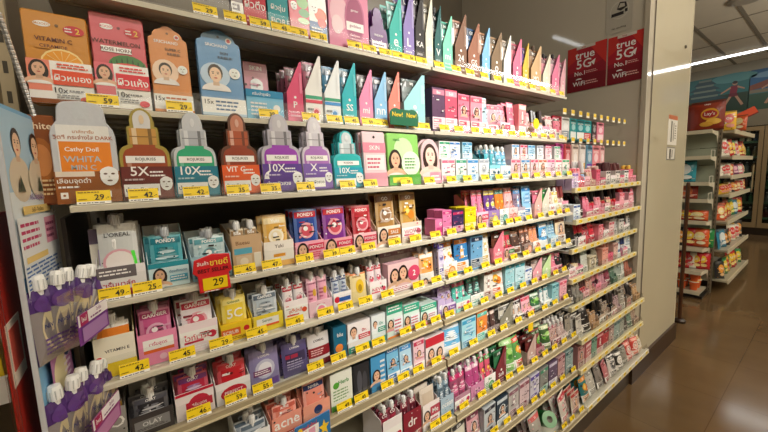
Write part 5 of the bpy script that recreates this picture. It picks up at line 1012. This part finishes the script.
for j in range(4):
    o = link('bottle_pack', flat_pack('bottle_pack', .06, .13, OUT['tube'], ['#e8c82c', '#2a2a2c', '#c8ccd0', '#d8b83c'][j], lambda a: (a.T('IP', .5, .5, .1, W), a.L(.15, .2, .85, .4, 3, W)), .02)); place(o, -.03, -.128-.065*j, 1.175)
    tag(o, ['yellow', 'black', 'silver', 'gold'][j]+' bottle shaped pack on the shelf at the far left edge', 'bottle')

# ------------------------------------------------------------------ snack gondola beyond the column
GX0, GX1, GY, GYE = -.93, -.075, 5.35, 6.75
def bag_mesh(base, acc, word, w, h, motif='circle'):
    mb = MB(); f = lambda u, v: .028*(1-abs(2*u-1)**2.5)*(1-abs(2*v-1)**3)+.001
    a = Art(mb, w, h, surf=f, off=.0012); a.n = 0; N = 8
    for i in range(N):
        for j in range(N):
            u0, u1, v0, v1 = i/N, (i+1)/N, j/N, (j+1)/N
            mb.face([a.P(u0, v0), a.P(u1, v0), a.P(u1, v1), a.P(u0, v1)], base)
            B = lambda u, v: ((u-.5)*w, f(u, v)*.8, v*h); mb.face([B(u1, v0), B(u0, v0), B(u0, v1), B(u1, v1)], shade(base, .8))
    a.n = 2; a.R(0, .93, 1, 1, shade(base, .7)); a.R(0, 0, 1, .06, shade(base, .7))
    if motif == 'chips': a.E(.58, .55, .26, .2, '#e0a828'); a.E(.58, .55, .22, .13, '#b02024'); a.T(word, .58, .55, .14, W, maxw=.36); a.E(.7, .3, .22, .1, '#f0c050'); a.E(.5, .22, .2, .08, '#e8b040'); a.T('CRISPY', .5, .88, .04, W)
    else:
        busy(a, base, acc, .08, .9, 12); a.C(.5, .6, .3, acc); a.T(word, .5, .6, .14, W, maxw=.6); a.E(.6, .25, .26, .09, shade(acc, 1.5))
    return mb.mesh('snack_bag', 'foil')
COLS = [('#c8242c', '#f0c83c'), ('#e8b82c', '#c83c2c'), ('#2c84a8', '#e8f0f4'), ('#d85c2c', '#f4e0a0'), ('#2c8c4c', '#f0d840'), ('#f0ece0', '#d83c3c'), ('#7c2c6c', '#f0a8c8'), ('#242428', '#e89c3c'), ('#e87c94', '#f4f0e8'), ('#c84c2c', '#2c2c30')]
_bags = [bag_mesh(b, a_, ['Puff', 'Chip', 'Crisp', 'Corn', 'Nori'][i % 5], .15, .2) for i, (b, a_) in enumerate(COLS)]
root = empty('snack_gondola', (GX1, GY, 0)); zt = 1.9
for i, xx in enumerate((0, GX0-GX1)):
    mb = MB(); mb.box(xx-.014, xx+.014, -.02, .03, 0, zt, '#6c6252')
    for q in range(36): mb.box(xx-.004, xx+.004, -.0206, -.02, .04+q*.05, .065+q*.05, '#1c1814')
    for q in range(36): mb.box(xx+.014, xx+.0146, -.004, .008, .04+q*.05, .065+q*.05, '#1c1814')
    mb.build('upright', 'metal', root)
mb = MB()
for q in range(9): mb.box(GX0-GX1+.014, -.014, .0, .012, .14+q*.19, .14+q*.19+.185, '#a3ab98')
mb.build('back_panel', 'metal', root)
tag(root, 'cream snack gondola with slotted posts beyond the column', 'shelving')
root = empty('snack_gondola', (GX1, GY, 0)); mb = MB(); mb.box(-.46, -.43, .05, GYE-GY, 0, zt, '#8c8878'); mb.build('centre_panel', 'metal', root); tag(root, 'long centre panel of the snack gondola behind the side bags', 'shelving')
root = empty('gondola_base', (GX1, GY, 0)); mb = MB(); mb.box(GX0-GX1, -.0, -.33, -.03, 0, .03, '#24201c'); mb.build('plinth', 'metal', root); tag(root, 'black base plinth under the end of the snack gondola', 'plinth')
# end-cap shelves face the camera; side shelves run down the aisle
ez = [hit(700, v, 1, 5.1).z for v in (131.5, 157, 183, 200, 222, 248, 271, 291)]
names_e = ['top', 'second', 'third', 'fourth', 'fifth', 'sixth', 'seventh', 'bottom']
for i, z in enumerate(ez):
    dp = .34 if i >= 5 else .27; root = empty('shelf', (GX1, GY, z))
    mb = MB(); mb.box(GX0-GX1+.02, -.02, -dp, -.022, -.02, 0, '#a8a08c'); mb.build('deck', 'metal', root)
    mb = MB(); mb.box(GX0-GX1+.02, -.02, -dp-.012, -dp, -.028, .012, '#d0c8b0'); mb.build('price_rail', 'metal', root)
    if i < 7: mb = MB(); mb.prism([(-.022, .0), (-dp, 0), (-dp, -.03), (-.08, -.05), (-.022, -.13)], -.02, -.016, 'x', '#ddd6c0'); mb.build('bracket', 'metal', root)
    if i in (1, 2, 3):
        mb = MB(); mb.tube([(-.03, -.04, 0), (-.03, -.04, .07), (-.03, -dp*.75, .07), (-.03, -dp*.75, 0)], .004, '#e8e4d8'); mb.build('wire_divider', 'metal', root)
    tag(root, f'cream end shelf of the snack gondola, {names_e[i]} one of eight', 'shelf', 'end shelves of the snack gondola')
sv = [(131.5, .0), (157, .0), (176.5, .0), (195, .0), (221.5, .0), (250, .02), (280, .04)]
sz = [max(.1, hit(718, v, 1, 5.4).z) for v, _ in sv]
for i, z in enumerate(sz):
    xf = .02+sv[i][1]; root = empty('shelf', (xf, GY+.04, z)); L = GYE-GY-.04
    mb = MB(); mb.box(-.4, 0, .02, L, -.022, 0, '#a8a08c'); mb.build('deck', 'metal', root); mb = MB(); mb.box(0, .01, .02, L, -.035, .012, '#d6cdb4'); mb.build('price_rail', 'metal', root)
    tag(root, f'cream side shelf of snacks on the gondola, {ORD[i+1]} from top', 'shelf', 'side shelves of the snack gondola')
sidecols = [[7, 0, 3], [5, 4, 6, 0, 8, 0], [5, 0, 6, 8, 3], [1, 5, 7, 3, 0], [3, 0, 0, 2, 4], [2, 7, 3, 1, 5, 7], [7, 1, 4, 0, 7, 0]]
for i, z in enumerate(sz):
    if i == 0: continue
    gap = (sz[i-1]-z)-.05; hs = min(1.15, gap/.2*.95); n = 10
    for j in range(n):
        ci = sidecols[i][(j*len(sidecols[i])//n)] if j < n else 0; ci = sidecols[i][(j+i) % len(sidecols[i])] if j % 3 == 2 else ci
        o = link('snack_bag', _bags[ci]); o.scale = (.8, .7, .92*hs*(.8+.25*rnd.random())); o.location = (sv[i][1]-.05, GY+.12+j*.135, z+.002); o.rotation_euler = (-.15, rnd.uniform(-.12, .12), PI/2-.35+rnd.uniform(-.35, .35))
        tag(o, f'{colour_name(COLS[ci][0])} snack bag, {ORD[j+1]} from near end, {ORD[i+1]} side shelf of gondola', 'snack bag', 'snack bags on the side of the gondola')
# near-end goods on the end shelves
def end_item(u, k, me, dy, lab, cat='snack bag', sc=(1, 1, 1), rz=0, grp=None):
    z = ez[k]; p = hit(u, 180, 1, GY-dy); o = link(me.name.split('.')[0], me); o.location = (p.x, GY-dy, z+.001); o.scale = sc; o.rotation_euler = (-.08, 0, rz); tag(o, lab, cat, grp); return o
end_item(684, 2, bag_mesh('#2c9cb4', '#e8f4f8', 'Sea', .2, .25), .16, 'turquoise snack bag alone on the second end shelf by the column', sc=(1, 1, 1)).location.z = ez[2]
end_item(687, 3, bag_mesh('#a83424', '#e87c50', 'Hot', .2, .15), .16, 'red and orange snack bag on the third end shelf by the column')
for j, (u, c) in enumerate(((688, 0), (700, 3))): end_item(u, 4, _bags[c], .15, f'{["dark red","orange"][j]} snack bag lying low on the fifth end shelf', sc=(1.2, 1, .6))
for j, (u, c, l) in enumerate(((683, 7, 'black'), (693, 0, 'red'), (704, 3, 'orange'), (709, 4, 'green'))): end_item(u, 5, _bags[c], .2-.03*(j == 3), f'{l} snack pack on the sixth end shelf', sc=(1.0, 1, 1.05))
for j in range(5): end_item(680+j*7, 6, _bags[[0, 0, 5, 0, 0][j]], .22-.02*j, f'pink and red wrapped pack on the seventh end shelf, {ORD[j+1]} from left', sc=(.9, 1, .95))
cup = MB(); cup.lathe([(.03, 0), (.042, .09), (.046, .092), (.046, .1), (.001, .1)], '#e8b83c', seg=14, cols=['#d8602c', '#f0ece0', '#f0ece0', '#e8b83c']); cup.mi = 0; cupm = cup.mesh('noodle_cup', 'print')
for r in range(2):
    for j in range(5):
        o = link('noodle_cup', cupm); p = hit(686, 285, 1, GY-.25); o.location = (GX1-.09-j*.105, GY-.24+r*.12, ez[7]+.001); tag(o, f'yellow topped cup noodle on bottom end shelf, {ORD[j+1]} from right, {["front","back"][r]} line', 'cup noodle', 'cup noodles on the bottom end shelf')
        o = link('noodle_cup', cupm); o.location = (GX1-.09-j*.105, GY-.24+r*.12, ez[7]+.102); tag(o, f'yellow topped cup noodle in upper layer, {ORD[j+1]} from right, {["front","back"][r]} line', 'cup noodle', 'cup noodles on the bottom end shelf')
# top of the gondola
p0, p1 = hit(690, 130, 1, 5.15), hit(724, 131, 1, 5.15); hh = height_at(p0.x, 5.15, p0.z, 101)
big = bag_mesh('#94301a', '#f0b030', "Lay's", (p1.x-p0.x), hh, 'chips')
for j in range(3):
    o = link('snack_bag', big) ; o.location = ((p0.x+p1.x)/2-.05*j, 5.14+j*.09, ez[0]+.002); o.rotation_euler = (-.03, 0, .03*j)
    tag(o, ["large red brown chip bag facing out on the gondola top", "large red brown chip bag second in line on the gondola top", "large red brown chip bag at the back on the gondola top"][j], 'snack bag')
for j, (u, c, l, rz) in enumerate(((728, 1, 'yellow', .4), (735, 3, 'orange', -.3))):
    o = link('snack_bag', _bags[c]); p = hit(u, 128, 1, 5.5); o.location = (p.x, 5.5+.2*j, sz[0]+.002); o.scale = (.9, .9, 1.1-.2*j); o.rotation_euler = (-.1, 0, rz); tag(o, f'{l} snack bag at the front corner of the gondola top', 'snack bag')
o = link('snack_box', carton_mesh('snack_box', .34, .09, .07, '#d84c20', lambda a: (a.T('Pringle', .5, .5, .4, W), a.R(0, 0, 1, .15, '#7c2418')))); o.location = (-.02, 6.02, sz[0]+.14); o.rotation_euler = (0, -.5, .3)
tag(o, 'long orange box tilted up on the gondola top', 'box')

# ------------------------------------------------------------------ drinks fridges with poster band
FY = 10.3
def poster_panel(x0, x1, name, label, fn):
    mb = MB(); w, h = x1-x0, .78; mb.box(-w/2, w/2, -.02, 0, 0, h, '#2b595f'); a = Art(mb, w, h, surf=lambda u, v: .02, off=.002); fn(a)
    o = mb.build(name, 'print', None, ((x0+x1)/2, FY+.02, 2.53)); tag(o, label, 'mural')
def figure(a, cx, cy, s, shirt, lean=0):
    a.poly([(cx-.05*s, cy+.1*s), (cx+.07*s, cy+.1*s), (cx+.09*s, cy+.36*s), (cx-.04*s, cy+.36*s)], shirt); a.C(cx+.03*s+lean, cy+.44*s, .045*s, '#906d56')
    a.E(cx+.03*s+lean, cy+.47*s, .045*s, .05*s, '#1e1411'); a.poly([(cx-.07*s, cy-.02*s), (cx+.1*s, cy-.0*s), (cx+.07*s, cy+.11*s), (cx-.05*s, cy+.11*s)], shade(shirt, .8))
    a.poly([(cx-.06*s, cy), (cx-.01*s, cy), (cx-.12*s, cy-.34*s), (cx-.16*s, cy-.32*s)], '#906d56'); a.poly([(cx+.04*s, cy), (cx+.09*s, cy), (cx+.2*s, cy-.3*s), (cx+.16*s, cy-.34*s)], '#906d56')
    a.poly([(cx-.04*s, cy+.34*s), (cx-.03*s, cy+.28*s), (cx-.2*s, cy+.12*s), (cx-.21*s, cy+.16*s)], '#906d56'); a.poly([(cx+.08*s, cy+.35*s), (cx+.07*s, cy+.29*s), (cx+.2*s, cy+.2*s), (cx+.2*s, cy+.24*s)], '#906d56')
def temple(a):
    a.R(0, .45, 1, 1, '#1f5353'); a.E(.8, .9, .3, .12, '#427070'); a.R(0, 0, 1, .5, '#1f3022'); a.R(.0, .28, .6, .6, '#303f29'); a.R(.5, .1, 1, .35, '#1f3025')
    for q in range(4):
        wq = .34-.06*q; zq = .4+.14*q; a.poly([(.42-wq, zq), (.42+wq, zq), (.42+wq*.6, zq+.09), (.42-wq*.6, zq+.09)], '#1f363c'); a.R(.42-wq*.55, zq+.09, .42+wq*.55, zq+.14, '#596459')
    a.E(.1, .55, .12, .2, '#141f30'); a.E(.1, .8, .05, .07, '#141925'); figure(a, .8, .42, .75, '#641425')
poster_panel(-1.65, -.5, 'wall_mural', 'mural of tiered green roofs with a player in dark red above fridges', temple)
def field(a):
    a.R(0, .5, 1, 1, '#19486a'); a.E(.3, .85, .3, .08, '#597687'); a.R(0, 0, 1, .4, '#2b4233'); a.poly([(0, .5), (.6, .62), (.6, .74), (.2, .72), (0, .62)], '#643625'); a.R(0, .42, 1, .5, '#645c4a'); figure(a, .3, .4, .8, '#1f2b70')
poster_panel(-.49, .75, 'wall_mural', 'mural of blue sky and red roof with player in blue above fridges', field)
poster_panel(.76, 1.9, 'wall_mural', 'mural of green pitch and blue sky at the far right above fridges', field)
mb = MB(); mb.box(-2.6, 3.4, FY, FY+.5, 2.22, 2.53, '#6f6654'); struct(mb.build('trim_fascia', 'metal'))
mb = MB(); mb.box(-2.6, 3.4, FY+.01, FY+.5, 3.31, CEIL, '#8a8474'); struct(mb.build('wall_bulkhead', 'matte'))
fx = [-2.27, -1.25, -.23, .79, 1.81]
BCOL = ['#3c7c4c', '#8c6c3c', '#6c2424', '#c8b48c', '#2c4c6c', '#7c7c74', '#a86c2c', '#4c5c3c']
bm = {}
for c in BCOL:
    b = MB(); b.lathe([(.03, 0), (.034, .01), (.034, .13), (.014, .18), (.013, .2), (.016, .2), (.016, .22), (.001, .22)], c, seg=8, cols=[c, c, shade(c, .8), shade(c, .8), c, '#d8d4c8', '#d8d4c8']); bm[c] = b.mesh('drink_bottle', 'plastic')
for f in range(4):
    x0, x1 = fx[f], fx[f+1]; w = x1-x0; root = empty('drinks_fridge', (x0, FY, 0))
    mb = MB(); mb.box(0, w, .45, .5, 0, 2.22, '#12110f'); mb.box(0, .02, .05, .45, 0, 2.22, '#1c1a17'); mb.box(w-.02, w, .05, .45, 0, 2.22, '#1c1a17'); mb.box(0, w, .02, .45, 0, .16, '#2a1f16'); mb.box(0, w, .02, .45, 2.18, 2.22, '#1c1a17'); mb.build('cabinet', 'metal', root)
    mb = MB()
    for (a0, a1, b0, b1) in ((0.005, .07, .16, 2.2), (w-.07, w-.005, .16, 2.2), (.07, w-.07, .16, .26), (.07, w-.07, 2.12, 2.2)): mb.box(a0, a1, -.02, .02, b0, b1, '#857050')
    mb.build('door_frame', 'metal', root); mb = MB(); mb.box(.07, w-.07, -.004, .0, .26, 2.12, '#ffffff'); mb.build('door_glass', 'glass', root)
    mb = MB(); mb.tube([(w-.1, -.03, .9), (w-.1, -.07, .93), (w-.1, -.07, 1.4), (w-.1, -.03, 1.43)], .012, '#c8b48c'); mb.build('door_handle', 'steel', root)
    for q in range(6):
        mb = MB(); mb.box(.02, w-.02, .06, .44, .34+q*.31, .35+q*.31, '#3c3a34'); mb.box(.02, w-.02, .05, .06, .33+q*.31, .37+q*.31, '#5c7c5c'); mb.build('fridge_shelf', 'metal', root)
    tag(root, ['drinks fridge behind the left part of the snack gondola', 'drinks fridge with tan door frame behind the snack gondola', 'drinks fridge with tan frame at the right picture edge', 'drinks fridge outside the picture to the right'][f], 'fridge')
    if f in (1, 2):
        for q in range(6):
            for j in range(9):
                c = BCOL[(j//2+q*3+f) % 8]; o = link('drink_bottle', bm[c]); o.location = (x0+.1+j*.1, FY+.12, .352+q*.31); tag(o, f'{colour_name(c)} drink bottle, {ORD[j+1]} from left, {ORD[6-q]} shelf, {["","gondola side","right edge"][f]} fridge', 'bottle', f'bottles in the {["","gondola side","right edge"][f]} fridge')
sc = bpy.context.scene
sc.view_settings.view_transform = 'Standard'; sc.view_settings.exposure = 0.0
print('OBJECTS', len(bpy.data.objects))
